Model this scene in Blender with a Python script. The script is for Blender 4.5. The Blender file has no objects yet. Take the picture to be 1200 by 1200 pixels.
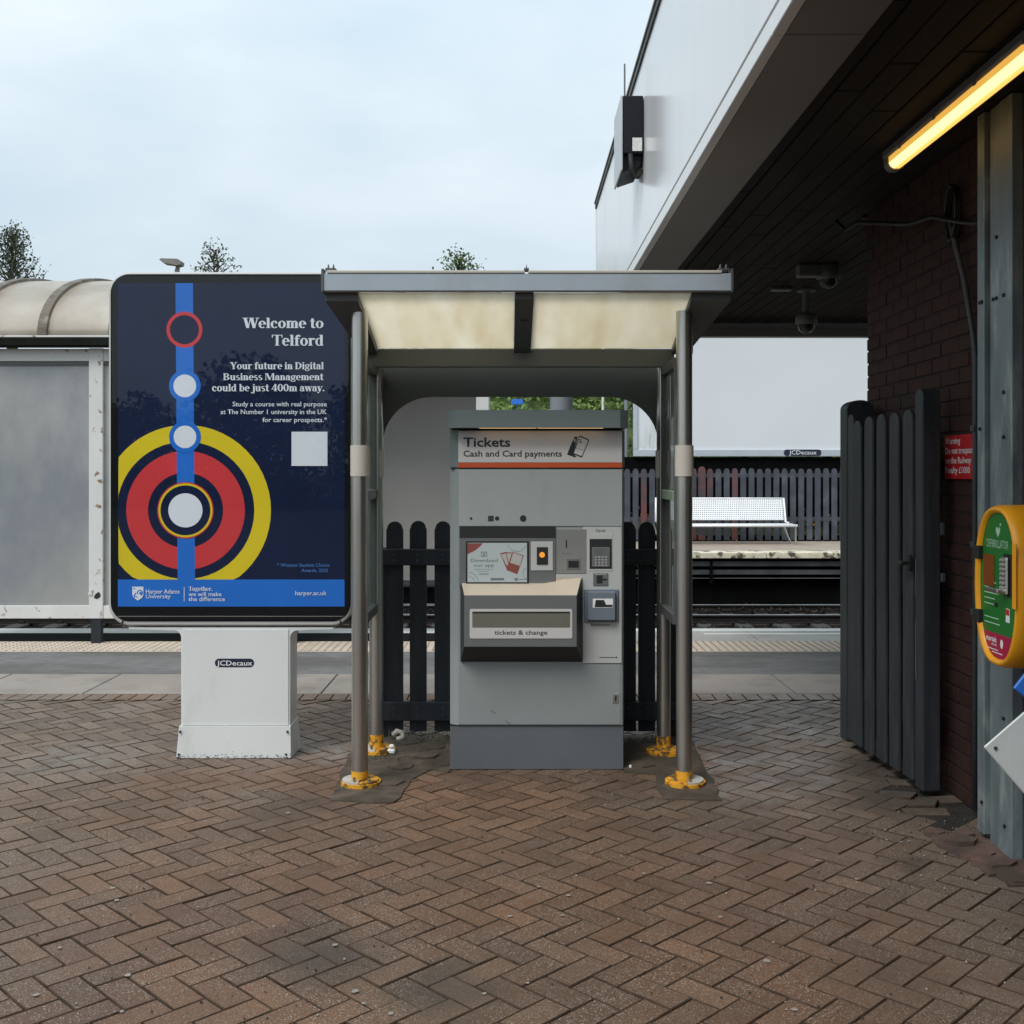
import bpy, bmesh, math, random
from mathutils import Vector, Matrix
random.seed(7)
R = math.radians
scn = bpy.context.scene
col = scn.collection

# ------------------------------------------------------------------ camera
F = 1290.0                       # focal length in pixels of the 1200 px photograph
CX, CY = 603.0, 553.0            # vanishing point
HC = 1.54                        # eye height
cam_d = bpy.data.cameras.new('camera')
cam = bpy.data.objects.new('camera', cam_d); col.objects.link(cam)
cam.location = (0, 0, HC); cam.rotation_euler = (R(90), 0, 0)
cam_d.sensor_fit = 'HORIZONTAL'; cam_d.sensor_width = 36
cam_d.lens = 36 * F / 1200
cam_d.shift_x = (600 - CX) / 1200
cam_d.shift_y = -(600 - CY) / 1200
cam_d.clip_start = 0.05; cam_d.clip_end = 3000
scn.camera = cam

# ------------------------------------------------------------------ sky, sun, exposure
SUN_EL, SUN_AZ = 52, 215         # azimuth clockwise from +Y (sun behind and to the left of the camera)
w = bpy.data.worlds.new('World'); scn.world = w; w.use_nodes = True
nt = w.node_tree; nt.nodes.clear()
def wn(t, **k):
    n = nt.nodes.new(t)
    for a, b in k.items(): setattr(n, a, b)
    return n
out = wn('ShaderNodeOutputWorld')
sky = wn('ShaderNodeTexSky', sky_type='NISHITA', sun_disc=False)
sky.sun_elevation = R(SUN_EL); sky.sun_rotation = R(SUN_AZ); sky.dust_density = 2.0
bg_sky = wn('ShaderNodeBackground'); bg_sky.inputs['Strength'].default_value = 0.07
nt.links.new(sky.outputs[0], bg_sky.inputs['Color'])
tc = wn('ShaderNodeTexCoord'); sep = wn('ShaderNodeSeparateXYZ')
nt.links.new(tc.outputs['Generated'], sep.inputs[0])
mp = wn('ShaderNodeMapping'); mp.inputs['Scale'].default_value = (1, 1, 2.6)
nt.links.new(tc.outputs['Generated'], mp.inputs[0])
no = wn('ShaderNodeTexNoise'); no.inputs['Scale'].default_value = 2.6; no.inputs['Detail'].default_value = 6; no.inputs['Roughness'].default_value = .5
nt.links.new(mp.outputs[0], no.inputs['Vector'])
cr = wn('ShaderNodeValToRGB')
cr.color_ramp.elements[0].position = .30; cr.color_ramp.elements[0].color = (.53, .66, .75, 1)
cr.color_ramp.elements[1].position = .68; cr.color_ramp.elements[1].color = (.74, .82, .87, 1)
nt.links.new(no.outputs[0], cr.inputs[0])
# overcast luminance rises towards the zenith
ma = wn('ShaderNodeMapRange'); ma.inputs['From Min'].default_value = 0; ma.inputs['From Max'].default_value = 1
ma.inputs['To Min'].default_value = .72; ma.inputs['To Max'].default_value = 1.35
nt.links.new(sep.outputs['Z'], ma.inputs['Value'])
bg_cl = wn('ShaderNodeBackground')
nt.links.new(cr.outputs[0], bg_cl.inputs['Color']); nt.links.new(ma.outputs[0], bg_cl.inputs['Strength'])
mx = wn('ShaderNodeMixShader'); mx.inputs[0].default_value = .88
nt.links.new(bg_sky.outputs[0], mx.inputs[1]); nt.links.new(bg_cl.outputs[0], mx.inputs[2]); nt.links.new(mx.outputs[0], out.inputs[0])
sd = bpy.data.lights.new('sun', 'SUN'); sd.energy = 1.5; sd.angle = R(25); sd.color = (1, .97, .92)
sun = bpy.data.objects.new('sun', sd); col.objects.link(sun)
az, el = R(SUN_AZ), R(SUN_EL)
sdir = Vector((math.sin(az) * math.cos(el), math.cos(az) * math.cos(el), math.sin(el)))
sun.rotation_euler = sdir.to_track_quat('Z', 'Y').to_euler(); sun.location = sdir * 60
scn.view_settings.view_transform = 'Standard'; scn.view_settings.look = 'None'
scn.view_settings.exposure = 0.48; scn.view_settings.gamma = 1
scn.view_settings.use_curve_mapping = False

# ------------------------------------------------------------------ helpers
def X(px, y): return (px - CX) * y / F
def Z(py, y): return HC - (py - CY) * y / F

def tag(o, label=None, cat=None, group=None, kind=None):
    if label: o['label'] = label
    if cat: o['category'] = cat
    if group: o['group'] = group
    if kind: o['kind'] = kind
    return o
def empty(name, loc=(0, 0, 0), label=None, cat=None, group=None, kind=None, rz=0):
    o = bpy.data.objects.new(name, None); col.objects.link(o)
    o.location = loc; o.rotation_euler = (0, 0, rz); o.empty_display_size = .1
    return tag(o, label, cat, group, kind)
def origin(o):
    v = Vector((0, 0, 0))
    while o: v = v + Vector(o.location); o = o.parent
    return v
def link(name, me, parent=None, loc=None):
    o = bpy.data.objects.new(name, me); col.objects.link(o)
    if parent: o.parent = parent
    if loc: o.location = loc
    return o

class MB:
    """collects shapes in world coordinates, then links them as one mesh object"""
    def __init__(s): s.v = []; s.f = []; s.m = []; s.sm = []
    def add(s, vs, fs, mi=0, smooth=False):
        b = len(s.v); s.v += [tuple(p) for p in vs]
        for f in fs: s.f.append([b + i for i in f]); s.m.append(mi); s.sm.append(smooth)
    def bm(s, bm, mi=0, smooth=False):
        bm.verts.index_update()
        s.add([v.co[:] for v in bm.verts], [[v.index for v in f.verts] for f in bm.faces], mi, smooth); bm.free()
    def box(s, x0, x1, y0, y1, z0, z1, bev=0, mi=0, seg=1, mat=None):
        bm = bmesh.new(); bmesh.ops.create_cube(bm, size=1)
        for v in bm.verts:
            v.co = Vector(((x0 + x1) / 2 + v.co.x * (x1 - x0), (y0 + y1) / 2 + v.co.y * (y1 - y0), (z0 + z1) / 2 + v.co.z * (z1 - z0)))
        if bev: bmesh.ops.bevel(bm, geom=list(bm.edges), offset=bev, segments=seg, affect='EDGES', profile=.5)
        if mat: bmesh.ops.transform(bm, matrix=mat, verts=bm.verts)
        s.bm(bm, mi)
    def cyl(s, p0, p1, r, n=16, mi=0, r1=None, cap=True, smooth=True):
        p0, p1 = Vector(p0), Vector(p1); d = (p1 - p0).normalized()
        a = d.orthogonal().normalized(); b = d.cross(a)
        r1 = r if r1 is None else r1
        vs = []
        for p, rr in ((p0, r), (p1, r1)):
            for i in range(n):
                t = 2 * math.pi * i / n; vs.append(p + a * math.cos(t) * rr + b * math.sin(t) * rr)
        s.add(vs, [[i, (i + 1) % n, n + (i + 1) % n, n + i] for i in range(n)], mi, smooth)
        if cap:
            s.add(vs[:n], [list(range(n))[::-1]], mi); s.add(vs[n:], [list(range(n))], mi)
    def tube(s, pts, r, n=8, mi=0, rs=None):
        pts = [Vector(p) for p in pts]; rings = []
        up = None
        for i, p in enumerate(pts):
            d = (pts[min(i + 1, len(pts) - 1)] - pts[max(i - 1, 0)]).normalized()
            if up is None: up = d.orthogonal().normalized()
            a = (up - d * up.dot(d)).normalized(); up = a; b = d.cross(a)
            rr = rs[i] if rs else r
            rings.append([p + a * math.cos(2 * math.pi * k / n) * rr + b * math.sin(2 * math.pi * k / n) * rr for k in range(n)])
        vs = [q for rg in rings for q in rg]; fs = []
        for i in range(len(pts) - 1):
            for k in range(n): fs.append([i * n + k, i * n + (k + 1) % n, (i + 1) * n + (k + 1) % n, (i + 1) * n + k])
        fs.append(list(range(n))[::-1]); fs.append([(len(pts) - 1) * n + k for k in range(n)])
        s.add(vs, fs, mi, True)
    def prism(s, pts2, y0, y1, mi=0, axis='Y'):
        """outline in XZ (or other plane) extruded along axis from y0 (front) to y1"""
        n = len(pts2)
        def P(a, b, c):
            return (a, c, b) if axis == 'Y' else ((c, a, b) if axis == 'X' else (a, b, c))
        vs = [P(a, b, y0) for a, b in pts2] + [P(a, b, y1) for a, b in pts2]
        s.add(vs, [list(range(n)), list(range(n, 2 * n))[::-1]] + [[i, n + i, n + (i + 1) % n, (i + 1) % n] for i in range(n)], mi)
    def poly(s, pts3, mi=0): s.add(pts3, [list(range(len(pts3)))], mi)
    def build(s, name, mats, parent=None, fix=True):
        if not isinstance(mats, (list, tuple)): mats = [mats]
        o0 = origin(parent)
        me = bpy.data.meshes.new(name)
        me.from_pydata([(a - o0.x, b - o0.y, c - o0.z) for a, b, c in s.v], [], s.f)
        for m in mats: me.materials.append(m)
        me.polygons.foreach_set('material_index', s.m); me.polygons.foreach_set('use_smooth', s.sm)
        if fix:
            bm = bmesh.new(); bm.from_mesh(me); bmesh.ops.recalc_face_normals(bm, faces=bm.faces); bm.to_mesh(me); bm.free()
        me.update()
        return link(name, me, parent)

def rrect(x0, x1, z0, z1, r, n=6):
    pts = []
    for cx, cz, a0 in ((x1 - r, z1 - r, 0), (x0 + r, z1 - r, 90), (x0 + r, z0 + r, 180), (x1 - r, z0 + r, 270)):
        for i in range(n + 1):
            a = R(a0 + 90 * i / n); pts.append((cx + r * math.cos(a), cz + r * math.sin(a)))
    return pts

# ------------------------------------------------------------------ materials
def nodes(m): 
    m.use_nodes = True; t = m.node_tree; b = t.nodes.get('Principled BSDF'); return t, b
def mat(name, c, rough=.5, metal=0., var=.12, scale=2.5, bump=0., bscale=150., stain=None, smix=.5, sscale=1.2, sth=(.5, .7), spec=.5, stretch=None, rvar=.08):
    """base colour with soft mottling; stain = second colour laid over in noise-shaped patches"""
    m = bpy.data.materials.new(name); t, b = nodes(m); N = t.nodes.new; L = t.links.new
    g = N('ShaderNodeNewGeometry'); vec = g.outputs['Position']
    if stretch:
        mp_ = N('ShaderNodeMapping'); mp_.inputs['Scale'].default_value = stretch; L(vec, mp_.inputs[0]); vec = mp_.outputs[0]
    n1 = N('ShaderNodeTexNoise'); n1.inputs['Scale'].default_value = scale; n1.inputs['Detail'].default_value = 5; L(vec, n1.inputs['Vector'])
    r1 = N('ShaderNodeMapRange'); r1.inputs['From Min'].default_value = .3; r1.inputs['From Max'].default_value = .7
    r1.inputs['To Min'].default_value = 1 - var; r1.inputs['To Max'].default_value = 1 + var; L(n1.outputs[0], r1.inputs[0])
    hm = N('ShaderNodeMix'); hm.data_type = 'RGBA'; hm.blend_type = 'MULTIPLY'; hm.inputs[0].default_value = 1
    hm.inputs[6].default_value = (*c, 1); L(r1.outputs[0], hm.inputs[7]); colr = hm.outputs[2]
    if stain:
        n2 = N('ShaderNodeTexNoise'); n2.inputs['Scale'].default_value = sscale; n2.inputs['Detail'].default_value = 7; n2.inputs['Roughness'].default_value = .62; L(vec, n2.inputs['Vector'])
        r2 = N('ShaderNodeMapRange'); r2.inputs['From Min'].default_value = sth[0]; r2.inputs['From Max'].default_value = sth[1]; r2.inputs['To Max'].default_value = smix; L(n2.outputs[0], r2.inputs[0])
        mm = N('ShaderNodeMix'); mm.data_type = 'RGBA'; L(r2.outputs[0], mm.inputs[0]); L(colr, mm.inputs[6]); mm.inputs[7].default_value = (*stain, 1); colr = mm.outputs[2]
    L(colr, b.inputs['Base Color'])
    rr = N('ShaderNodeMapRange'); rr.inputs['From Min'].default_value = .3; rr.inputs['From Max'].default_value = .7
    rr.inputs['To Min'].default_value = max(.02, rough - rvar); rr.inputs['To Max'].default_value = min(1, rough + rvar); L(n1.outputs[0], rr.inputs[0]); L(rr.outputs[0], b.inputs['Roughness'])
    b.inputs['Metallic'].default_value = metal; b.inputs['Specular IOR Level'].default_value = spec
    if bump:
        n3 = N('ShaderNodeTexNoise'); n3.inputs['Scale'].default_value = bscale; n3.inputs['Detail'].default_value = 3; L(vec, n3.inputs['Vector'])
        bp = N('ShaderNodeBump'); bp.inputs['Strength'].default_value = bump; bp.inputs['Distance'].default_value = .004; L(n3.outputs[0], bp.inputs['Height']); L(bp.outputs[0], b.inputs['Normal'])
    return m
def emis(name, c, s):
    m = bpy.data.materials.new(name); t, b = nodes(m)
    b.inputs['Base Color'].default_value = (*c, 1); b.inputs['Emission Color'].default_value = (*c, 1); b.inputs['Emission Strength'].default_value = s
    return m
def flat(name, c, rough=.45, spec=.5, coat=0):
    m = bpy.data.materials.new(name); t, b = nodes(m)
    b.inputs['Base Color'].default_value = (*c, 1); b.inputs['Roughness'].default_value = rough; b.inputs['Specular IOR Level'].default_value = spec
    b.inputs['Coat Weight'].default_value = coat; b.inputs['Coat Roughness'].default_value = .05
    return m
def sheet_glass(name, tint=(1, 1, 1), gloss=1.45, rough=.0, dirt=.0, dirtc=(.5, .5, .45)):
    m = bpy.data.materials.new(name); m.use_nodes = True; t = m.node_tree; t.nodes.clear(); N = t.nodes.new; L = t.links.new
    o = N('ShaderNodeOutputMaterial'); tr = N('ShaderNodeBsdfTransparent'); tr.inputs[0].default_value = (*tint, 1)
    gl = N('ShaderNodeBsdfGlossy'); gl.inputs['Roughness'].default_value = rough; gl.inputs[0].default_value = (1, 1, 1, 1)
    fr = N('ShaderNodeFresnel'); gb = N('ShaderNodeNewGeometry'); mi_ = N('ShaderNodeMix'); mi_.data_type = 'FLOAT'
    L(gb.outputs['Backfacing'], mi_.inputs[0]); mi_.inputs[2].default_value = gloss; mi_.inputs[3].default_value = 1 / gloss; L(mi_.outputs[0], fr.inputs[0])
    mx_ = N('ShaderNodeMixShader'); L(fr.outputs[0], mx_.inputs[0]); L(tr.outputs[0], mx_.inputs[1]); L(gl.outputs[0], mx_.inputs[2]); last = mx_.outputs[0]
    if dirt:
        df = N('ShaderNodeBsdfDiffuse'); df.inputs[0].default_value = (*dirtc, 1); nz = N('ShaderNodeTexNoise'); nz.inputs['Scale'].default_value = 3; nz.inputs['Detail'].default_value = 8
        g = N('ShaderNodeNewGeometry'); L(g.outputs['Position'], nz.inputs['Vector'])
        mr = N('ShaderNodeMapRange'); mr.inputs['To Max'].default_value = dirt * 2; L(nz.outputs[0], mr.inputs[0])
        m2 = N('ShaderNodeMixShader'); L(mr.outputs[0], m2.inputs[0]); L(last, m2.inputs[1]); L(df.outputs[0], m2.inputs[2]); last = m2.outputs[0]
    L(last, o.inputs[0]); return m
def translucent(name, c, stain, sscale, stretch=(1, 1, 1), mixf=.55):
    m = bpy.data.materials.new(name); m.use_nodes = True; t = m.node_tree; t.nodes.clear(); N = t.nodes.new; L = t.links.new
    o = N('ShaderNodeOutputMaterial'); g = N('ShaderNodeNewGeometry'); mp_ = N('ShaderNodeMapping'); mp_.inputs['Scale'].default_value = stretch; L(g.outputs['Position'], mp_.inputs[0])
    n = N('ShaderNodeTexNoise'); n.inputs['Scale'].default_value = sscale; n.inputs['Detail'].default_value = 7; n.inputs['Roughness'].default_value = .6; L(mp_.outputs[0], n.inputs['Vector'])
    cr_ = N('ShaderNodeValToRGB'); cr_.color_ramp.elements[0].position = .35; cr_.color_ramp.elements[0].color = (*c, 1); cr_.color_ramp.elements[1].position = .72; cr_.color_ramp.elements[1].color = (*stain, 1)
    L(n.outputs[0], cr_.inputs[0])
    a = N('ShaderNodeBsdfTranslucent'); b = N('ShaderNodeBsdfPrincipled'); b.inputs['Roughness'].default_value = .3
    L(cr_.outputs[0], a.inputs[0]); L(cr_.outputs[0], b.inputs['Base Color'])
    mx_ = N('ShaderNodeMixShader'); mx_.inputs[0].default_value = mixf; L(b.outputs[0], mx_.inputs[1]); L(a.outputs[0], mx_.inputs[2]); L(mx_.outputs[0], o.inputs[0])
    return m

def paver_material(name, reds, dusty):
    m = bpy.data.materials.new(name); t, b = nodes(m); N = t.nodes.new; L = t.links.new
    g = N('ShaderNodeNewGeometry'); P = g.outputs['Position']
    at = N('ShaderNodeAttribute'); at.attribute_name = 'tint'
    def noise(s, d=4, r=.5):
        n = N('ShaderNodeTexNoise'); n.inputs['Scale'].default_value = s; n.inputs['Detail'].default_value = d; n.inputs['Roughness'].default_value = r; L(P, n.inputs['Vector']); return n.outputs[0]
    def rng(i, a, c_, d, e):
        q = N('ShaderNodeMapRange'); q.inputs['From Min'].default_value = a; q.inputs['From Max'].default_value = c_; q.inputs['To Min'].default_value = d; q.inputs['To Max'].default_value = e; L(i, q.inputs[0]); return q.outputs[0]
    def mix(f, a, c_, bt='MIX'):
        q = N('ShaderNodeMix'); q.data_type = 'RGBA'; q.blend_type = bt
        for k, s in ((0, f), (6, a), (7, c_)):
            if isinstance(s, (int, float)): q.inputs[k].default_value = s
            elif isinstance(s, tuple): q.inputs[k].default_value = (*s, 1)
            else: L(s, q.inputs[k])
        return q.outputs[2]
    def math_(op, a, c_):
        q = N('ShaderNodeMath'); q.operation = op
        for k, s in ((0, a), (1, c_)):
            if isinstance(s, (int, float)): q.inputs[k].default_value = s
            else: L(s, q.inputs[k])
        return q.outputs[0]
    c = mix(rng(noise(1.1, 5), .35, .65, 0, 1), reds[0], reds[1])
    c = mix(rng(noise(.55, 3), .45, .62, 0, .75), c, dusty)
    sp = N('ShaderNodeSeparateXYZ'); L(P, sp.inputs[0])
    # trodden dust beside the building
    c = mix(math_('MULTIPLY', rng(sp.outputs['X'], .9, 1.9, 0, .8), rng(noise(2.3, 4), .3, .6, .6, 1)), c, (.150, .122, .098))
    # grey bloom towards the platform
    c = mix(math_('MULTIPLY', rng(sp.outputs['Y'], 5.4, 7.2, 0, .7), rng(noise(1.7, 5), .4, .62, .3, 1)), c, (.150, .128, .112))
    c = mix(1, c, rng(at.outputs['Fac'], 0, 1, .74, 1.26), 'MULTIPLY')
    # aggregate
    v = N('ShaderNodeTexVoronoi'); v.inputs['Scale'].default_value = 140; v.inputs['Randomness'].default_value = 1; L(P, v.inputs['Vector'])
    vs = N('ShaderNodeSeparateColor'); L(v.outputs['Color'], vs.inputs[0])
    near = rng(v.outputs['Distance'], .22, .48, 1, 0)
    pick = rng(vs.outputs[0], .46, .52, 0, 1)
    worn = rng(noise(2.6, 5), .38, .58, .30, 1)
    fac = math_('MULTIPLY', math_('MULTIPLY', near, pick), worn)
    agg = mix(vs.outputs[1], (.22, .16, .12), (.52, .46, .38))
    c = mix(math_('MULTIPLY', fac, .8), c, agg)
    v2 = N('ShaderNodeTexVoronoi'); v2.inputs['Scale'].default_value = 330; L(P, v2.inputs['Vector'])
    v2s = N('ShaderNodeSeparateColor'); L(v2.outputs['Color'], v2s.inputs[0])
    fine = math_('MULTIPLY', rng(v2.outputs['Distance'], .25, .5, 1, 0), rng(v2s.outputs[0], .55, .62, 0, 1))
    c = mix(math_('MULTIPLY', fine, rng(noise(3.4, 4), .35, .6, .35, .95)), c, mix(v2s.outputs[1], (.24, .17, .125), (.50, .42, .34)))
    fdk = math_('MULTIPLY', rng(v2.outputs['Distance'], .25, .5, 1, 0), rng(v2s.outputs[2], .70, .76, 0, .6))
    c = mix(fdk, c, (.050, .034, .026))
    dk = math_('MULTIPLY', near, rng(vs.outputs[2], .78, .84, 0, .65))
    c = mix(dk, c, (.045, .034, .028))
    # oil stains and lichen with their own outline
    wob = N('ShaderNodeTexNoise'); wob.inputs['Scale'].default_value = 6; wob.inputs['Detail'].default_value = 4; L(P, wob.inputs['Vector'])
    wv = N('ShaderNodeVectorMath'); wv.operation = 'MULTIPLY_ADD'; L(wob.outputs['Color'], wv.inputs[0]); wv.inputs[1].default_value = (.35, .35, 0); L(P, wv.inputs[2])
    def spot(x, y, r0, r1, k):
        d = N('ShaderNodeVectorMath'); d.operation = 'DISTANCE'; L(wv.outputs[0], d.inputs[0]); d.inputs[1].default_value = (x + .17, y + .17, 0); return rng(d.outputs['Value'], r0, r1, k, 0)
    for x, y, r0, r1, k in ((-.62, 3.50, .04, .30, .62), (-.22, 3.30, .02, .2, .5), (1.55, 4.35, .03, .12, .5), (-.85, 5.1, .05, .35, .35), (1.15, 3.4, .05, .3, .28), (-1.7, 3.5, .03, .2, .25), (1.6, 5.6, .1, .5, .35), (1.95, 5.75, .1, .42, .6), (1.78, 5.15, .1, .36, .65), (-.9, 3.9, .1, .5, .2), (.9, 4.6, .1, .6, .18)):
        c = mix(spot(x, y, r0, r1, k), c, (.040, .036, .032))
    for x, y, r0, r1, k in ((-1.30, 6.15, .05, .45, .5), (-2.35, 5.95, .1, .7, .35), (1.35, 5.85, .05, .3, .4), (1.1, 5.3, .05, .3, .30), (-.95, 6.0, .05, .28, .45)):
        c = mix(math_('MULTIPLY', spot(x, y, r0, r1, k), rng(noise(14, 5), .35, .6, .2, 1)), c, (.27, .275, .26))
    L(c, b.inputs['Base Color'])
    wet = math_('MAXIMUM', spot(1.2, 5.7, .1, .9, 1), spot(1.6, 6.6, .1, .6, .6))
    wetn = math_('MULTIPLY', wet, rng(noise(5, 4), .38, .6, 0, 1))
    L(math_('SUBTRACT', rng(noise(9, 4), .3, .7, .44, .72), math_('MULTIPLY', wetn, .33)), b.inputs['Roughness'])
    b.inputs['Specular IOR Level'].default_value = .45
    n3 = N('ShaderNodeTexNoise'); n3.inputs['Scale'].default_value = 190; n3.inputs['Detail'].default_value = 4; L(P, n3.inputs['Vector'])
    hgt = math_('ADD', n3.outputs[0], math_('MULTIPLY', near, .5))
    bp = N('ShaderNodeBump'); bp.inputs['Strength'].default_value = .5; bp.inputs['Distance'].default_value = .003; L(hgt, bp.inputs['Height']); L(bp.outputs[0], b.inputs['Normal'])
    return m

M = {}
M['paver'] = paver_material('clay_paver', ((.152, .074, .036), (.108, .057, .032)), (.116, .075, .046))
M['paver_edge'] = mat('grimy_paver_edge', (.060, .040, .028), .95, var=.4, scale=12, spec=.1)
M['joint'] = mat('joint_sand', (.030, .023, .018), .95, var=.4, scale=9, bump=.4, stain=(.035, .045, .02), sth=(.5, .65))
M['slab'] = mat('concrete_slab', (.285, .250, .220), .8, var=.1, scale=2, bump=.3, stain=(.15, .125, .11), smix=.6, sscale=2.5)
M['asphalt'] = mat('asphalt', (.185, .182, .180), .95, var=.25, scale=14, bump=.8, bscale=160, stain=(.120, .112, .104), smix=.8, sscale=1.3, spec=.12, sth=(.42,.6), stretch=(.5, 1.6, 1))
M['tactile'] = mat('tactile_paving', (.56, .47, .38), .85, var=.10, scale=3, bump=.3, stain=(.42, .35, .28), smix=.6, spec=.2)
M['blister'] = mat('shade_toned_blisters', (.33, .265, .21), .85, var=.2, spec=.2)  # darker tone puts the blisters' shading into their colour
M['coping'] = mat('platform_coping', (.40, .375, .34), .8, var=.1, scale=3, bump=.3, stain=(.2, .185, .165), smix=.6)
M['white_line'] = mat('white_line_paint', (.66, .66, .63), .6, var=.06, stain=(.38, .36, .33), smix=.6, sscale=6, sth=(.55, .7))
M['dark_strip'] = mat('near_black_strip', (.010, .010, .010), .95, var=.2, spec=.05)
M['mossy_edge'] = mat('mossy_coping', (.62, .56, .42), .85, var=.12, scale=6, stain=(.055, .045, .03), smix=.95, sscale=5, sth=(.50, .58))
M['far_deck'] = mat('far_platform_surface', (.32, .26, .21), .9, var=.15)
M['black_wall'] = mat('shade_black_wall', (.004, .004, .004), .95, var=.3, scale=1.5, spec=.05)  # far wall lies in the dark; that shade is put into the colour
M['trunking'] = mat('cable_trunking', (.055, .058, .06), .6, var=.35, scale=3, stain=(.11, .11, .11), sscale=4, smix=.6)
M['ballast'] = mat('ballast_stone', (.022, .018, .015), .95, var=.5, scale=9, bump=1, bscale=40, stain=(.10, .06, .04), sscale=9, smix=.8, spec=.1, sth=(.55, .65))
M['rail_side'] = mat('rail_rust', (.016, .013, .012), .8, var=.3, spec=.2)
M['rail_top'] = mat('rail_head', (.42, .42, .42), .3, 1, var=.1)
M['sleeper'] = mat('concrete_sleeper', (.030, .027, .024), .9, var=.2)
M['ground'] = mat('rough_ground', (.065, .07, .04), .95, var=.4, scale=.5)
M['grass'] = mat('bank_grass', (.075, .12, .03), .9, var=.4, scale=1.2, bump=.5, bscale=20)
M['concrete'] = mat('patched_concrete', (.085, .062, .045), .85, var=.5, scale=11, bump=1, bscale=45, stain=(.042, .034, .020), smix=.8, sscale=3.5, sth=(.42, .62))
M['red_concrete'] = mat('red_broken_concrete', (.135, .078, .062), .9, var=.3, scale=6, bump=1, bscale=40, stain=(.06, .045, .036), sscale=5, smix=.85, sth=(.42,.58))
M['soil'] = mat('damp_soil', (.028, .024, .020), .8, var=.4, scale=8, bump=1, bscale=60)
M['picket'] = mat('navy_black_paint', (.020, .024, .030), .6, var=.25, scale=6, bump=.15, stain=(.045, .048, .05), sscale=5, smix=.5, stretch=(3, 3, .4), spec=.3)
M['gate'] = mat('charcoal_gate_paint', (.033, .037, .043), .5, var=.2, scale=5, bump=.2, stain=(.085, .088, .09), sscale=7, smix=.4, stretch=(3, 3, .35), spec=.35)
M['bare_wood'] = mat('bare_worn_wood', (.17, .13, .09), .8)
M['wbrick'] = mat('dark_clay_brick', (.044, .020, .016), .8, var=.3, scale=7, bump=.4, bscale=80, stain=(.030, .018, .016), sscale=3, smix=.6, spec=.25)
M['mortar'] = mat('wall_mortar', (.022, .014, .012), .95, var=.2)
M['fascia'] = mat('white_fascia_panel', (.77, .77, .77), .17, var=.02, scale=.8, rvar=.04, spec=.5, stretch=(1, 3, .22), stain=(.60, .60, .58), smix=.28, sscale=1.6, sth=(.45, .7))
M['trim'] = mat('white_trim', (.78, .78, .77), .35, var=.03)
M['soffit'] = mat('grey_soffit_panel', (.19, .175, .155), .5, var=.06, scale=1)
M['plank'] = mat('dark_stained_plank', (.017, .013, .011), .75, var=.5, scale=2, stretch=(6, .6, 6), bump=.2, bscale=60, spec=.2)
M['black'] = mat('black_paint', (.012, .012, .013), .45, var=.2, spec=.4)
M['galv'] = mat('galvanised_steel', (.225, .265, .28), .46, .35, var=.16, scale=14, bump=.1, stain=(.44, .47, .46), sscale=11, smix=.75, sth=(.52, .66), stretch=(1, 1, .3))
M['galv_dk'] = mat('dull_steel', (.07, .075, .078), .6, .2, var=.2, scale=5)
M['steel'] = mat('brushed_stainless', (.56, .54, .50), .34, 1, var=.035, scale=2, stretch=(6, 6, .8), rvar=.04)
M['sleeve'] = mat('cream_sleeve', (.52, .48, .42), .5, var=.05)
M['yellow'] = mat('chipped_yellow_paint', (.70, .33, .018), .6, var=.15, scale=9, stain=(.10, .055, .02), sscale=22, smix=.95, sth=(.50, .58), bump=.5, bscale=60)
M['pale_metal'] = mat('bare_pale_metal', (.52, .50, .44), .5, .1, var=.15, scale=9, stain=(.3, .2, .1), sscale=14)
M['canopy'] = mat('grey_canopy_paint', (.36, .41, .46), .45, var=.06, scale=3, stain=(.2, .21, .2), sscale=3, smix=.4)
M['arch_dk'] = mat('arched_panel_paint', (.062, .066, .060), .7, var=.08, spec=.25)
M['beam_dk'] = mat('rear_beam_paint', (.135, .14, .125), .5, var=.08)
M['side_green'] = mat('green_grey_rail', (.20, .27, .19), .5)
M['canopy_dk'] = mat('canopy_frame_paint', (.088, .092, .088), .5, var=.08)
M['cream'] = translucent('dirty_cream_polycarbonate', (.95, .90, .80), (.80, .71, .54), 2.2, (2.2, .45, 1), .80)
M['barrel'] = translucent('weathered_barrel_sheet', (.62, .56, .48), (.40, .34, .27), 1.3, (1, 1, 1), .25)
M['barrel_rib'] = mat('brown_rib', (.13, .105, .08), .7, var=.3, scale=8, stain=(.4, .36, .3), sscale=9)
M['gutter'] = mat('dark_gutter', (.012, .014, .011), .9, var=.4, spec=.1)
M['rusty_white'] = mat('rust_spotted_white', (.66, .66, .64), .45, var=.04, scale=4, stain=(.22, .10, .045), sscale=11, smix=.9, sth=(.60, .66))
M['frost'] = mat('cloudy_glazing_reflections', (.36, .365, .35), .20, var=.12, scale=1.0, stain=(.22, .235, .26), sscale=.9, smix=.9, sth=(.42, .60), stretch=(1, 1, .6))  # bluish blotches painted in as soft reflections on the panes
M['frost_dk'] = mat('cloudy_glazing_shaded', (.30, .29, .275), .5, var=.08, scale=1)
M['white'] = mat('white_enamel', (.70, .715, .70), .35, var=.03, scale=2, stain=(.46, .43, .36), sscale=5, smix=.45, sth=(.56, .75), stretch=(1, 1, .4))
M['casing'] = mat('off_white_casing', (.50, .50, .48), .4, var=.05)
M['ad_black'] = flat('black_border', (.006, .0065, .008), .35, spec=.1)
M['rubber'] = flat('black_rubber', (.012, .012, .012), .6)
M['p_navy'] = mat('poster_navy', (.005, .012, .044), .6, var=.12, scale=3, spec=.12)
M['p_blue'] = mat('poster_blue', (.018, .150, .56), .6, var=.06, scale=3, spec=.12)
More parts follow.
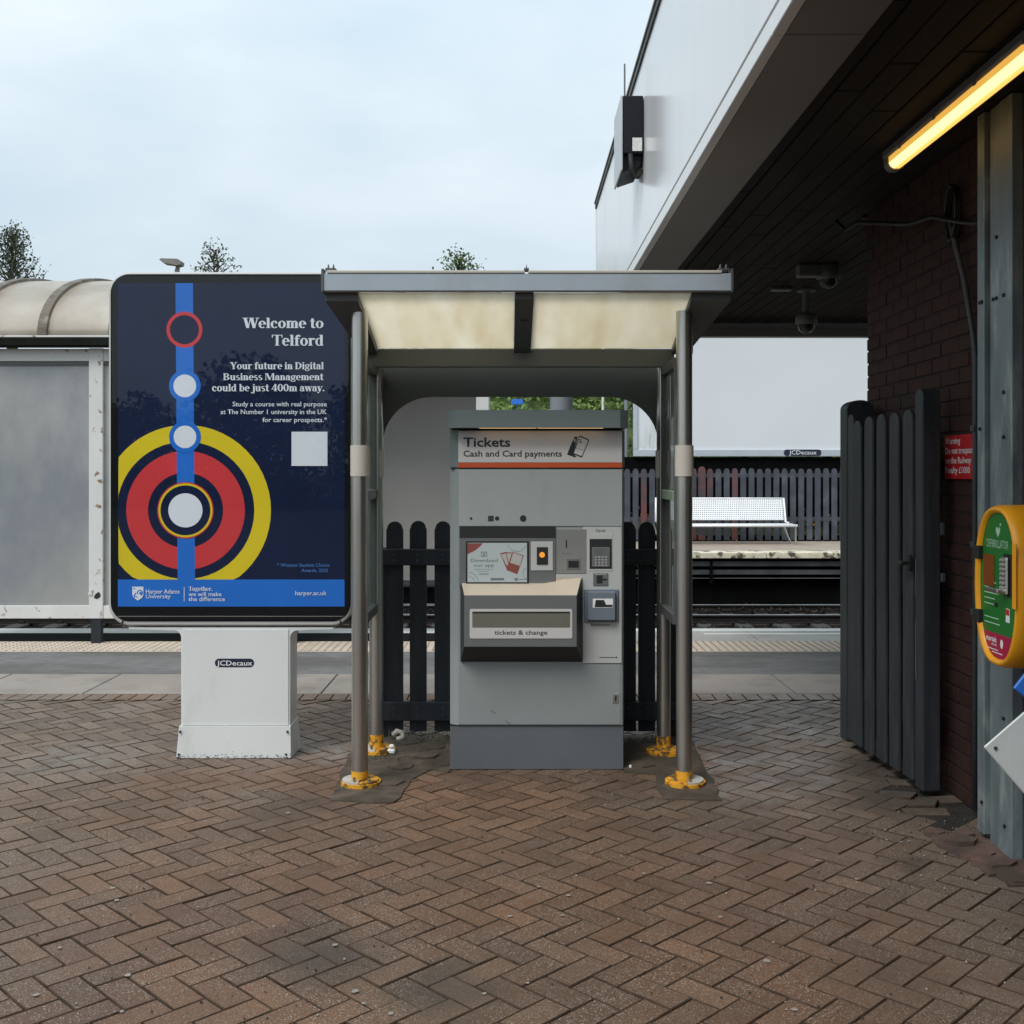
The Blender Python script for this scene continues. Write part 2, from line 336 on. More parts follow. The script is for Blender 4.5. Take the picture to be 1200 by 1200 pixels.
M['p_yellow'] = mat('poster_yellow', (.66, .52, .02), .6, var=.05, scale=3, spec=.12)
M['p_red'] = mat('poster_red', (.56, .045, .050), .6, var=.06, scale=3, spec=.12)
M['p_white'] = flat('poster_white', (.68, .72, .78))
M['p_ltblue'] = flat('poster_pale_blue_print', (.05, .16, .45))
M['ad_glass'] = sheet_glass('poster_glass', gloss=1.42)
M['glass'] = sheet_glass('shelter_glass', (.72, .80, .78), 1.5, dirt=.10)
M['tvm'] = mat('ticket_machine_grey', (.335, .360, .352), .36, var=.05, scale=2.2, stain=(.24, .25, .24), sscale=7, smix=.3, sth=(.55, .75), stretch=(1, 1, .35), rvar=.12)
M['tvm_lo'] = mat('ticket_machine_door_grey', (.255, .280, .280), .36, var=.07, scale=2.2, rvar=.12, stain=(.15, .155, .15), sscale=25, smix=.3, sth=(.68, .72))
M['tvm_cap'] = mat('ticket_machine_cap_grey', (.155, .185, .185), .4, var=.04)
M['plinth'] = mat('ticket_machine_plinth_grey', (.115, .128, .140), .5, var=.07, scale=3)
M['tvm_frame'] = mat('dark_grey_moulding', (.135, .140, .142), .45, var=.04)
M['header'] = mat('pale_header_panel', (.56, .54, .52), .4, var=.02)
M['cardpanel'] = mat('pale_card_panel', (.47, .48, .46), .4, var=.02)
M['orange'] = flat('orange_stripe', (.55, .085, .02), .4)
M['ink'] = flat('black_print', (.015, .015, .018), .5)
M['stainless'] = mat('satin_stainless', (.50, .49, .45), .36, .9, var=.04)
M['ledge'] = mat('beige_metal_ledge', (.62, .53, .42), .35, .3, var=.04)
M['screen'] = emis('lit_screen', (.33, .37, .37), .16)
M['screen_ink'] = flat('screen_print', (.16, .17, .18), .4)
M['screen_red'] = emis('screen_red', (.22, .06, .045), .04)
M['screen_pale'] = emis('screen_pale', (.36, .35, .33), .1)
M['slot_dark'] = flat('dark_slot', (.018, .018, .018), .5)
M['tray_in'] = mat('tray_interior', (.14, .135, .105), .6)
M['note_grey'] = mat('blue_grey_moulding', (.155, .185, .225), .4, var=.04)
M['lcd'] = flat('lcd_grey', (.12, .135, .13), .3)
M['key'] = flat('metal_key', (.36, .36, .34), .35)
M['glow'] = emis('warm_strip_light', (1, .62, .28), .9)
M['orange_dot'] = emis('orange_lamp', (.8, .30, .03), .35)
M['tube'] = emis('yellow_fluorescent_diffuser', (1.0, .70, .27), 1.45)
M['tube_mid'] = emis('yellow_diffuser_lower', (1.0, .58, .13), .95)
M['tube_side'] = emis('amber_diffuser_side', (1.0, .54, .10), .55)
M['defib_y'] = mat('yellow_cabinet', (.86, .36, .010), .38, var=.03)
M['defib_g'] = flat('green_face', (.012, .165, .022), .4)
M['defib_r'] = flat('crimson_band', (.40, .008, .055), .4)
M['win_or'] = flat('amber_window', (.24, .065, .012), .2)
M['pale_print'] = flat('pale_green_print', (.40, .60, .42), .5)
M['sign_red'] = mat('red_sign', (.52, .018, .022), .45, var=.08, scale=8)
M['sign_white'] = flat('white_print', (.80, .80, .80), .5)
M['billboard'] = mat('billboard_white', (.66, .68, .71), .5, var=.02, scale=.6)
M['billframe'] = mat('billboard_frame', (.44, .48, .53), .5, var=.04)
M['jc_navy'] = flat('navy_pill', (.012, .016, .045), .5)
M['farpicket'] = mat('grey_far_picket', (.052, .057, .074), .8, var=.25, scale=3, stain=(.12, .125, .15), sscale=2.5, smix=.6)
M['farpicket_red'] = mat('red_sprayed_picket', (.056, .056, .070), .8, var=.3, scale=1.7, stain=(.17, .050, .045), sscale=2.2, smix=.8, sth=(.42, .60))
M['bench'] = mat('white_perforated_steel', (.80, .80, .81), .4, var=.04, scale=6)
M['bark'] = mat('grey_bark', (.10, .085, .065), .9, var=.3, scale=8, bump=.5)
def leafmat(name, c1, c2):
    m = bpy.data.materials.new(name); t, b = nodes(m); N = t.nodes.new; L = t.links.new
    g = N('ShaderNodeNewGeometry'); n = N('ShaderNodeTexNoise'); n.inputs['Scale'].default_value = 1.6; n.inputs['Detail'].default_value = 3; L(g.outputs['Position'], n.inputs['Vector'])
    a = N('ShaderNodeMath'); a.operation = 'ADD'; L(n.outputs[0], a.inputs[0]); 
    rm = N('ShaderNodeMath'); rm.operation = 'MULTIPLY_ADD'; L(g.outputs['Random Per Island'], rm.inputs[0]); rm.inputs[1].default_value = .5; rm.inputs[2].default_value = -.25; L(rm.outputs[0], a.inputs[1])
    mx_ = N('ShaderNodeMix'); mx_.data_type = 'RGBA'; L(a.outputs[0], mx_.inputs[0]); mx_.inputs[6].default_value = (*c1, 1); mx_.inputs[7].default_value = (*c2, 1)
    L(mx_.outputs[2], b.inputs['Base Color']); b.inputs['Roughness'].default_value = .65
    return m
M['leaf'] = leafmat('leaf_green', (.035, .065, .018), (.13, .19, .04))
M['moss'] = leafmat('moss_green', (.022, .030, .010), (.060, .075, .022))
M['leaf_dk'] = leafmat('leaf_dark', (.030, .045, .024), (.075, .095, .045))
M['leaf_bank'] = leafmat('leaf_bank', (.045, .09, .02), (.19, .27, .05))
M['blossom'] = flat('small_orange_flowers', (.62, .30, .10), .7)
M['camgrey'] = mat('grey_camera_housing', (.16, .16, .155), .5)
M['dome'] = flat('smoked_dome', (.02, .02, .022), .08)
M['lampgrey'] = mat('weathered_lantern', (.20, .19, .17), .6, var=.15)
M['post_blue'] = mat('blue_grey_post', (.20, .215, .24), .5, var=.05)
M['cup'] = flat('white_litter', (.7, .7, .68), .6)
M['sign_blue'] = flat('bright_blue_board', (.03, .17, .62), .4)
M['sheet_white'] = mat('scuffed_white_board', (.62, .66, .66), .45, var=.05, scale=5, stain=(.5, .5, .44), sscale=4)
M['cable'] = mat('grey_cable', (.085, .08, .072), .6)
M['car'] = flat('silver_car', (.45, .47, .5), .25, coat=.5)
M['decal'] = mat('pale_label', (.7, .7, .68), .5, var=.2, scale=60)
M['cabinet_l'] = mat('light_cabinet_face', (.50, .52, .54), .4)
M['cabinet_d'] = mat('dark_cabinet_side', (.011, .012, .018), .5, var=.1, spec=.2)

# ------------------------------------------------------------------ lettering
def text_mesh(body, name, x0, x1, zb, cap, y, m, parent, bold=0., face='Y', depth=.0004, fit=True, align='L'):
    """lettering in the built-in typeface; cap height and width set in metres. face Y: reads towards -Y; face X: plane X=y, reads towards -X, x0/x1 along -Y"""
    cu = bpy.data.curves.new(name, 'FONT'); cu.body = body; cu.size = 1; cu.offset = bold; cu.resolution_u = 2; cu.extrude = 0
    to = bpy.data.objects.new(name, cu); col.objects.link(to)
    bpy.context.view_layer.update()
    me = bpy.data.meshes.new_from_object(to.evaluated_get(bpy.context.evaluated_depsgraph_get()))
    bpy.data.objects.remove(to); bpy.data.curves.remove(cu)
    xs = [v.co.x for v in me.vertices]; mn, mxx = min(xs), max(xs)
    sy = cap / .70
    sx = (x1 - x0) / (mxx - mn)
    o0 = origin(parent)
    for v in me.vertices:
        a = x0 + (v.co.x - mn) * sx; b = zb + v.co.y * sy
        if face == 'Y': v.co = Vector((a, y, b)) - o0
        else: v.co = Vector((y, -a, b)) - o0
    me.materials.clear(); me.materials.append(m); me.update()
    return link(name, me, parent)

class Serif:
    """a heavy high-contrast serif alphabet built from stems, hairlines, slabs and swelling bowls (cap height 1)"""
    S = .20; H = .06; X = .70
    def __init__(s): s.p = []
    def rect(s, a, b, c, d): s.p.append([(a, c), (b, c), (b, d), (a, d)])
    def stem(s, x, y0, y1, top=True, bot=True, w=None, l=.07, r=.07):
        w = w or s.S; s.rect(x, x + w, y0, y1)
        if bot: s.rect(x - l, x + w + r, y0, y0 + s.H)
        if top: s.rect(x - l, x + w, y1 - s.H, y1)
    def diag(s, x0, y0, x1, y1, w): s.p.append([(x0, y0), (x0 + w, y0), (x1 + w, y1), (x1, y1)])
    def ring(s, cx, cy, rx, ry, tx, ty, a0=0, a1=360, n=14):
        for i in range(n):
            t0, t1 = R(a0 + (a1 - a0) * i / n), R(a0 + (a1 - a0) * (i + 1) / n)
            f = lambda t, k: (cx + (rx - k * tx) * math.cos(t), cy + (ry - k * ty) * math.sin(t))
            s.p.append([f(t0, 0), f(t1, 0), f(t1, 1), f(t0, 1)])
    def glyph(s, c):
        s.p = []; S, H, X_ = s.S, s.H, s.X; w = .6
        if c == 'l': s.stem(.07, 0, 1); w = .36
        elif c == 'i': s.stem(.07, 0, X_); s.ring(.17, .90, .11, .11, .11, .11); w = .36
        elif c == 'j': s.stem(.12, -.12, X_, bot=False); s.ring(.09, -.12, .23, .2, .18, .08, 180, 360); s.ring(.22, .90, .11, .11, .11, .11); w = .38
        elif c == 't': s.stem(.10, .1, .93, top=False, bot=False); s.rect(0, .42, X_ - H, X_); s.ring(.30, .14, .2, .15, .19, .07, 180, 330); w = .46
        elif c == 'f': s.stem(.10, 0, .75, top=False, r=.1); s.rect(0, .44, X_ - H, X_); s.ring(.32, .76, .22, .25, .19, .08, 20, 180); w = .46
        elif c == 'r': s.stem(.07, 0, X_); s.ring(.40, .52, .18, .18, .14, .14, 20, 170); w = .56
        elif c in 'nm':
            s.stem(.07, 0, X_); s.ring(.37, .46, .22, .25, .17, .09, 0, 150); s.stem(.39, 0, .48, top=False, l=.06); w = .68
            if c == 'm': s.ring(.69, .46, .22, .25, .17, .09, 0, 150); s.stem(.71, 0, .48, top=False, l=.06); w = 1.0
        elif c == 'h': s.stem(.07, 0, 1); s.ring(.37, .46, .22, .25, .17, .09, 0, 150); s.stem(.39, 0, .48, top=False, l=.06); w = .68
        elif c == 'u': s.stem(.07, .22, X_, bot=False); s.stem(.42, 0, X_, bot=False); s.rect(.6, .7, 0, H); s.ring(.29, .24, .22, .26, .17, .09, 180, 330); w = .72
        elif c == 'o': s.ring(.32, .35, .31, .37, .2, .07); w = .66
        elif c == '0': s.ring(.34, .5, .33, .52, .2, .07); w = .70
        elif c == 'c': s.ring(.32, .35, .31, .37, .2, .07, 55, 320); s.ring(.45, .53, .1, .1, .1, .1); w = .60
        elif c == 'e': s.ring(.31, .35, .30, .37, .2, .07, 0, 315); s.rect(.15, .60, .34, .40); w = .62
        elif c == 'd': s.ring(.28, .35, .27, .37, .18, .07, 60, 300); s.stem(.38, 0, 1, bot=False); s.rect(.5, .65, 0, H); w = .68
        elif c == 'b': s.ring(.36, .35, .28, .37, .18, .07, -130, 130); s.stem(.07, 0, 1, bot=False); w = .67
        elif c == 'a': s.ring(.25, .2, .24, .22, .17, .07, 60, 330); s.stem(.33, 0, .5, top=False, bot=False); s.rect(.5, .62, 0, H); s.ring(.29, .48, .24, .24, .2, .07, 0, 160); s.ring(.13, .52, .09, .09, .09, .09); w = .62
        elif c == 's': s.ring(.26, .52, .22, .20, .15, .07, 40, 250); s.ring(.27, .19, .24, .21, .17, .07, -150, 80); s.diag(.28, .26, .1, .44, .2); w = .54
        elif c == 'g': s.ring(.29, .45, .26, .27, .16, .07); s.ring(.30, -.06, .30, .20, .14, .07); s.rect(.45, .62, .6, .7); s.rect(.12, .42, .12, .20); w = .64
        elif c == 'y': s.diag(.20, .0, .02, X_, .22); s.diag(.30, .0, .50, X_, .07); s.diag(.12, -.22, .30, .05, .08); s.ring(.10, -.18, .1, .1, .1, .1); s.rect(-.03, .32, X_ - H, X_); s.rect(.42, .66, X_ - H, X_); w = .64
        elif c == 'w': s.diag(.18, 0, .02, X_, .2); s.diag(.26, 0, .38, X_, .07); s.diag(.52, 0, .36, X_, .2); s.diag(.60, 0, .76, X_, .07); s.rect(-.03, .50, X_ - H, X_); s.rect(.68, .90, X_ - H, X_); w = .9
        elif c == 'W': s.diag(.26, 0, .03, 1, .24); s.diag(.36, 0, .56, 1, .08); s.diag(.76, 0, .54, 1, .24); s.diag(.86, 0, 1.1, 1, .08); s.rect(-.05, .40, 1 - H, 1); s.rect(.47, .86, 1 - H, 1); s.rect(1.0, 1.28, 1 - H, 1); w = 1.22
        elif c == 'Y': s.diag(.30, .42, .03, 1, .24); s.diag(.42, .42, .66, 1, .08); s.stem(.31, 0, .48, top=False); s.rect(-.04, .38, 1 - H, 1); s.rect(.55, .86, 1 - H, 1); w = .82
        elif c == 'T': s.stem(.31, 0, 1, top=False); s.rect(0, .82, 1 - H, 1); s.rect(0, .07, .74, 1); s.rect(.75, .82, .74, 1); w = .80
        elif c == 'D': s.stem(.08, 0, 1); s.ring(.30, .5, .52, .5, .21, .07, -90, 90); s.rect(.2, .34, 0, .07); s.rect(.2, .34, .93, 1); w = .88
        elif c == 'B': s.stem(.08, 0, 1); s.ring(.36, .745, .34, .255, .2, .07, -90, 90); s.ring(.36, .27, .40, .27, .21, .07, -90, 90); s.rect(.2, .4, 0, .07); s.rect(.2, .4, .93, 1); s.rect(.2, .4, .48, .55); w = .82
        elif c == 'M': s.stem(.08, 0, 1, w=.07); s.stem(.90, 0, 1, l=.08); s.diag(.46, .05, .12, 1, .24); s.diag(.54, .05, .88, 1, .08); s.rect(.0, .3, 1 - H, 1); w = 1.2
        elif c == '4': s.stem(.36, 0, 1, top=False); s.rect(0, .68, .24, .32); s.diag(.0, .28, .38, 1, .09); w = .72
        elif c == '.': s.ring(.12, .10, .11, .11, .11, .11); w = .26
        elif c == ' ': w = .30
        return s.p, w
SERIF = Serif()
def serif_text(body, name, x0, x1, zb, cap, y, m, parent):
    polys = []; x = 0
    for ch in body:
        p, w_ = SERIF.glyph(ch)
        for k, q in enumerate(p): polys.append((k, [(a + x, b) for a, b in q]))
        x += w_ - .015
    xs = [a for k, q in polys for a, b in q]; mn, mxx = min(xs), max(xs); sx = (x1 - x0) / (mxx - mn)
    mb = MB()
    for k, q in polys:
        mb.poly([(x0 + (a - mn) * sx, y - .00003 * (k % 20), zb + b * cap) for a, b in q])
    return mb.build(name, m, parent)

# ================================================================== THE SETTING
g_ = MB(); g_.poly([(-900, -900, -1.30), (900, -900, -1.30), (900, 1600, -1.30), (-900, 1600, -1.30)])
tag(g_.build('ground', M['ground']), kind='structure')
DECK = 10.8                       # near platform edge
d_ = MB(); d_.box(-45, 45, -60, 10.74, -1.29, -.045)
deck = tag(d_.build('platform_base', M['black_wall']), kind='structure')

# ---- herringbone paving
W0 = .1007; OX, OY = .0225, 3.580
def inpoly(x, y, P):
    c = False; j = len(P) - 1
    for i in range(len(P)):
        if ((P[i][1] > y) != (P[j][1] > y)) and x < (P[j][0] - P[i][0]) * (y - P[i][1]) / (P[j][1] - P[i][1]) + P[i][0]: c = not c
        j = i
    return c
def gp(px, py): d = HC * F / (py - CY); return (X(px, d), d)
patchL = [gp(*p) for p in ((384, 940), (462, 942), (482, 915), (505, 903), (527, 906), (527, 896), (640, 896), (640, 864), (445, 864), (408, 885), (398, 915))]
patchR = [gp(*p) for p in ((776, 938), (845, 938), (828, 900), (812, 872), (790, 862), (640, 864), (640, 896), (731, 896), (732, 905), (768, 908))]
soilP = [gp(*p) for p in ((1003, 868), (1060, 880), (1110, 905), (1146, 950), (1143, 968), (1100, 976), (1082, 965), (1062, 945), (1020, 925), (1050, 915), (1030, 893))]
redP = [gp(*p) for p in ((1092, 985), (1108, 978), (1128, 984), (1146, 976), (1190, 1003), (1260, 1010), (1260, 1066), (1222, 1058), (1205, 1040), (1182, 1042), (1165, 1024), (1150, 1026), (1135, 1008), (1112, 1003))]
def excluded(x, y):
    if inpoly(x, y, soilP): return True
    for P in (patchL, patchR, redP):
        if all(inpoly(x + a, y + b, P) for a in (-.11, 0, .11) for b in (-.11, 0, .11)): return True
    if x > 2.06 and y < 6.51: return True
    return False
def paver_geo(L_, B_, tint, tz, tx_, ty_, h=.05, bev=.0035, gap=.0032):
    a, b = L_ / 2 - gap / 2, B_ / 2 - gap / 2
    def ring(a_, b_, z): return [(-a_, -b_, z + tx_ * -a_ + ty_ * -b_ + tz), (a_, -b_, z + tx_ * a_ + ty_ * -b_ + tz), (a_, b_, z + tx_ * a_ + ty_ * b_ + tz), (-a_, b_, z + tx_ * -a_ + ty_ * b_ + tz)]
    v = ring(a - bev, b - bev, 0) + ring(a, b, -bev) + ring(a, b, -h)
    f = [[0, 1, 2, 3]] + [[i, 4 + i, 4 + (i + 1) % 4, (i + 1) % 4] for i in range(4)] + [[4 + i, 8 + i, 8 + (i + 1) % 4, 4 + (i + 1) % 4] for i in range(4)]
    return v, f
def geo_mesh(name, v, f, m, tints):
    me = bpy.data.meshes.new(name); me.from_pydata(v, [], f); me.materials.append(m); me.materials.append(M['paver_edge'])
    me.polygons.foreach_set('material_index', [0 if k % 9 == 0 else 1 for k in range(len(f))])
    at = me.attributes.new('tint', 'FLOAT', 'FACE'); at.data.foreach_set('value', tints)
    bm = bmesh.new(); bm.from_mesh(me); bmesh.ops.recalc_face_normals(bm, faces=bm.faces); bm.to_mesh(me); bm.free()
    return me
paving = empty('brick_paving', (0, 0, 0), kind='structure')
spots = []
for i in range(-80, 80):
    for j in range(-60, 60):
        for cx_, cy_, vert in ((1, .5, 0), (3.5, 1, 1)):
            u = (i + 2 * j + cx_) * W0; v = (i - 2 * j + cy_) * W0
            c, s = math.cos(R(-45)), math.sin(R(-45))
            x = OX + u * c - v * s; y = OY + u * s + v * c
            if y < 1.2 or y > 7.40 or x < -5.4 or x > 5.2: continue
            if x > 2.6 and y < 6.6: continue
            if excluded(x, y): continue
            spots.append((x, y, R(-45) + (R(90) if vert else 0)))
def in_view(x, y): px = CX + x * F / y; py = CY + HC * F / y; return -10 < px < 1210 and py < 1215
spots.sort(key=lambda p: (0 if in_view(p[0], p[1]) else 1, p[1]))
variants = []
for k in range(16):
    v, f = paver_geo(2 * W0, W0, 0, random.uniform(-.0015, .001), random.uniform(-.008, .008), random.uniform(-.012, .012))
    variants.append(geo_mesh('brick', v, f, M['paver'], [random.random()] * len(f)))
bv, bf, bt = [], [], []
for n, (x, y, a) in enumerate(spots):
    a += random.uniform(-.010, .010)
    if n < 300:
        o = link('brick', random.choice(variants), paving, (x, y, random.choice((0, 0, 0, -.0015, -.003)))); o.rotation_euler = (0, 0, a)
    else:
        yy = y
        cut = 7.425
        v, f = paver_geo(2 * W0, W0, 0, random.uniform(-.002, .0015), random.uniform(-.010, .010), random.uniform(-.014, .014))
        c, s = math.cos(a), math.sin(a); b0 = len(bv); t = random.random()
        for q in v: bv.append((x + q[0] * c - q[1] * s, min(cut, y + q[0] * s + q[1] * c), q[2]))
        for q in f: bf.append([b0 + k for k in q]); bt.append(t)
o = link('brick_field', geo_mesh('brick_field', bv, bf, M['paver'], bt), paving); o['kind'] = 'stuff'
jb = MB(); jb.poly([(-45, -60, -.007), (45, -60, -.007), (45, 7.43, -.007), (-45, 7.43, -.007)])
jb.build('joint_sand', M['joint'], paving)
# paving outside the view, same material without separate pavers
# soldier course
edge = empty('brick_edging_course', (0, 0, 0), kind='structure')
ev = []
for k in range(6):
    v, f = paver_geo(.2, .1035, 0, 0, random.uniform(-.006, .006), random.uniform(-.01, .01))
    ev.append(geo_mesh('brick', v, f, M['paver'], [random.uniform(.3, 1)] * len(f)))
x = -4.75
while x < 4.6:
    o = link('brick', random.choice(ev), edge, (x, 7.535, .001)); o.rotation_euler = (0, 0, R(90)); x += .1045
# slabs
path = empty('concrete_slab_path', (0, 0, 0), kind='structure')
slab_b = MB(); slab_b.box(-.4075, .4075, -.362, .362, -.04, .004, .004)
slab_me = None
xs_ = -1.345 + .4125 - .825 * 6
for k in range(12):
    if slab_me is None:
        o = slab_b.build('slab', M['slab'], path); slab_me = o.data
    else: o = link('slab', slab_me, path)
    o.location = (xs_ + .825 * k, 8.005, random.uniform(-.001, .002)); o.rotation_euler = (0, 0, random.uniform(-.002, .002))
m_ = MB(); m_.poly([(-45, 7.43, -.008), (45, 7.43, -.008), (45, 8.4, -.008), (-45, 8.4, -.008)]); m_.build('joint_bed', M['joint'], path)
m_ = MB(); m_.box(-45, 45, 8.375, 9.42, -.05, .002); tag(m_.build('asphalt_strip', M['asphalt']), kind='structure')
# tactile tiles
tac = empty('tactile_paving', (0, 0, 0), kind='structure')
tb = MB(); tb.box(-.1985, .1985, -.1385, .1385, -.03, .004, .002)
for i in range(6):
    for j in range(4):
        cx_, cy_ = -.165 + i * .066, -.104 + j * .0693; n = 6
        vs = [(cx_ + .0135 * math.cos(k * math.pi / 3), cy_ + .0135 * math.sin(k * math.pi / 3), .004) for k in range(n)] + [(cx_ + .009 * math.cos(k * math.pi / 3), cy_ + .009 * math.sin(k * math.pi / 3), .0105) for k in range(n)]
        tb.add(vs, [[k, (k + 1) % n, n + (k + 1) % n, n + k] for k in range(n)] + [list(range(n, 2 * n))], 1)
t_me = None; x = -4.8
for r_ in range(2):
    x = -4.8
    while x < 4.8:
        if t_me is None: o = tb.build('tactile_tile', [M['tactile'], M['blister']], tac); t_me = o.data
        else: o = link('tactile_tile', t_me, tac)
        o.location = (x, 9.56 + r_ * .2785, random.uniform(-.001, .001)); x += .4
m_ = MB(); m_.poly([(-45, 9.42, -.006), (45, 9.42, -.006), (45, 9.985, -.006), (-45, 9.985, -.006)]); m_.build('tile_bed', M['joint'], tac)
# coping
cop = empty('platform_coping', (0, 0, 0), kind='structure')
x = -6.0; k = 0
while x < 6.1:
    b = MB(); b.box(x + .003, x + .912, 9.985, 10.8, -.14, .001, .004); b.build('coping_stone', M['coping'], cop); x += .915
b = MB(); b.box(-6, .15, 10.46, 10.79, .001, .006); b.build('white_edge_line', M['white_line'], cop)
b = MB(); b.box(.15, 6.2, 10.60, 10.79, .001, .006); b.build('white_edge_line', M['white_line'], cop)
b = MB(); b.box(-6, .15, 10.0, 10.44, .001, .012, .003); b.build('dark_edge_strip', M['dark_strip'], cop)  # low dark strip along the left part of the coping
b = MB(); b.box(1.8, 3.1, 10.42, 10.5, .001, .003); b.build('faded_platform_marking', M['white_line'], cop)

# concrete patches and broken ground
def patch(name, P, z, m, jag=.012, thick=.03):
    pts = []
    for i in range(len(P)):
        a, b = Vector(P[i]), Vector(P[(i + 1) % len(P)]); n = max(1, int((b - a).length / .08))
        for k in range(n):
            p = a.lerp(b, k / n); pts.append((p.x + random.uniform(-jag, jag), p.y + random.uniform(-jag, jag)))
    mb = MB(); mb.prism(pts, z, z - thick, axis='Z'); return tag(mb.build(name, m), kind='structure')
patch('concrete_patch', patchL, .0055, M['concrete'], thick=.008); patch('concrete_patch', patchR, .0062, M['concrete'], thick=.008)
patch('soil_patch', soilP, -.004, M['soil']); patch('broken_concrete', redP, .008, M['red_concrete'], .03, .05)
# cracked lumps of concrete round the machine and building foot
lumps = empty('cracked_concrete', (0, 0, 0), kind='structure')
for px, py, sx_, sy_, rz_ in ((478, 868, .22, .15, .2), (508, 876, .17, .12, -.15), (497, 887, .18, .10, .1), (520, 893, .12, .16, 0), (470, 900, .15, .09, .4), (455, 917, .2, .12, -.1), (752, 897, .18, .1, .2), (745, 878, .2, .13, 0)):
    x, y = gp(px, py); b = MB(); n = 7
    P = [(x + sx_ / 2 * math.cos(rz_ + k * 2 * math.pi / n) * random.uniform(.75, 1.15), y + sy_ * .75 * math.sin(rz_ + k * 2 * math.pi / n) * random.uniform(.75, 1.15)) for k in range(n)]
    b.prism(P, random.uniform(.008, .014), 0, axis='Z'); b.build('concrete_piece', M['concrete'], lumps)
for px, py, sz in ((1120, 990, .12), (1140, 1003, .14), (1098, 979, .08), (1165, 1014, .12), (1190, 1028, .16), (1128, 982, .07)):
    x, y = gp(px, py); b = MB(); n = 7; a0 = random.random() * 3
    P = [(x + sz * .7 * math.cos(a0 + k * 2 * math.pi / n) * random.uniform(.6, 1.2), y + sz * .5 * math.sin(a0 + k * 2 * math.pi / n) * random.uniform(.6, 1.2)) for k in range(n)]
    b.prism(P, random.uniform(.014, .03), 0, axis='Z'); b.build('concrete_piece', M['red_concrete'], lumps)
for px, py, rz_, tl in ((1058, 905, 10, .05), (1047, 931, -38, .12), (1072, 941, -30, .16), (1085, 952, -8, .05), (1100, 938, 5, .02), (1065, 918, -4, -.03)):
    x, y = gp(px, py); v, f = paver_geo(.2, .1, 0, .0, tl, .05)
    o = link('loose_brick', geo_mesh('loose_brick', v, f, M['paver'], [.35] * len(f)), lumps, (x, y, .004)); o.rotation_euler = (0, 0, R(rz_))
# grit lying on the paving
gr_v = MB()
for k in range(420):
    if k < 260: x, y = gp(random.uniform(20, 1190), random.uniform(830, 1195) ** 1.0)
    else: x, y = gp(random.gauss(1110, 45), random.gauss(975, 30))
    s_ = random.uniform(.002, .006); z = .002
    gr_v.add([(x - s_, y, z), (x, y - s_, z), (x + s_, y, z), (x, y + s_, z), (x, y, z + s_)], [[0, 1, 4], [1, 2, 4], [2, 3, 4], [3, 0, 4]], random.choice((0, 0, 1)))
tag(gr_v.build('grit', [M['soil'], M['slab']]), kind='stuff', label='small stones and crumbs scattered on the brick paving', cat='grit')
gm = MB()
for k in range(46):
    x, y = gp(random.uniform(30, 1150), random.uniform(840, 1190)); r_ = random.uniform(.006, .013); n = 8
    P = [(x + r_ * math.cos(q * 2 * math.pi / n) * random.uniform(.7, 1.2), y + r_ * math.sin(q * 2 * math.pi / n) * random.uniform(.7, 1.2)) for q in range(n)]
    gm.poly([(a, b, .0032) for a, b in P])
tag(gm.build('chewing_gum_spots', M['slab']), kind='stuff', label='pale flattened chewing gum spots on the brick paving', cat='gum')

# ---- track and far platform
FAR = 21.0
b = MB(); b.box(-45, 45, 10.74, FAR + .4, -1.29, -1.12); tag(b.build('ballast_bed', M['ballast']), kind='structure')
track = empty('railway_track', (0, 14, -1.1), kind='structure')
RT = -.915
for y in (12.6, 14.035, 18.96, 20.395):
    b = MB(); b.box(-45, 45, y - .035, y + .035, RT - .04, RT - .012, .008); b.box(-45, 45, y - .009, y + .009, RT - .13, RT - .04); b.box(-45, 45, y - .07, y + .07, RT - .15, RT - .13, .004)
    b.box(-45, 45, y - .033, y + .033, RT - .0118, RT, .005, mi=1)
    b.build('rail', [M['rail_side'], M['rail_top']], track)
sl_me = None
for yc in (13.317, 19.677):
    for k in range(-13, 14):
        if sl_me is None:
            b = MB(); b.box(-.13, .13, 5.765 - 7, 8.225 - 7 + 1.5, -1.14 - .0, -1.066, .02); sb = MB(); sb.box(-.13, .13, -1.25, 1.25, -.06, .06, .02)
            for dy in (-.79, -.65, .65, .79):
                sb.box(-.05, .05, dy - .04, dy + .04, .06, .10, .008, mi=1)
            o = sb.build('sleeper', [M['sleeper'], M['rail_side']]); o.parent = track; sl_me = o.data
        else: o = link('sleeper', sl_me, track)
        o.location = (k * .65, yc - 14, -1.12 + 1.1)
st = MB(); random.seed(3)
for k in range(5200):
    x = random.uniform(-8, 9); y = random.choice((random.uniform(16.5, 18.5), random.uniform(20.2, 20.9))); r_ = random.uniform(.02, .05); z = -1.1 + random.uniform(0, .05) + (.07 if y > 20.2 else 0)
    a0 = random.random() * 6
    vs = [(x + r_ * math.cos(a0 + q * 2.1) * random.uniform(.7, 1.2), y + r_ * math.sin(a0 + q * 2.1) * random.uniform(.7, 1.2), z) for q in range(3)] + [(x, y, z + r_ * random.uniform(.7, 1.2))]
    st.add(vs, [[0, 1, 3], [1, 2, 3], [2, 0, 3]])
o = st.build('ballast_stones', M['ballast'], track); o['kind'] = 'stuff'
fp = empty('far_platform', (0, FAR, 0), kind='structure')
b = MB(); b.box(-45, 45, FAR + .35, 60, -1.29, -.02); b.build('platform_wall', M['black_wall'], fp)
b = MB(); b.box(-45, 45, FAR + .5, 24.6, -.02, -.004); b.build('platform_surface', M['far_deck'], fp)
x = -9.2
while x < 12:
    b = MB(); b.box(x + .004, x + 1.27, FAR, FAR + .55, -.115, .0, .012); b.build('coping_stone', M['mossy_edge'], fp); x += 1.274
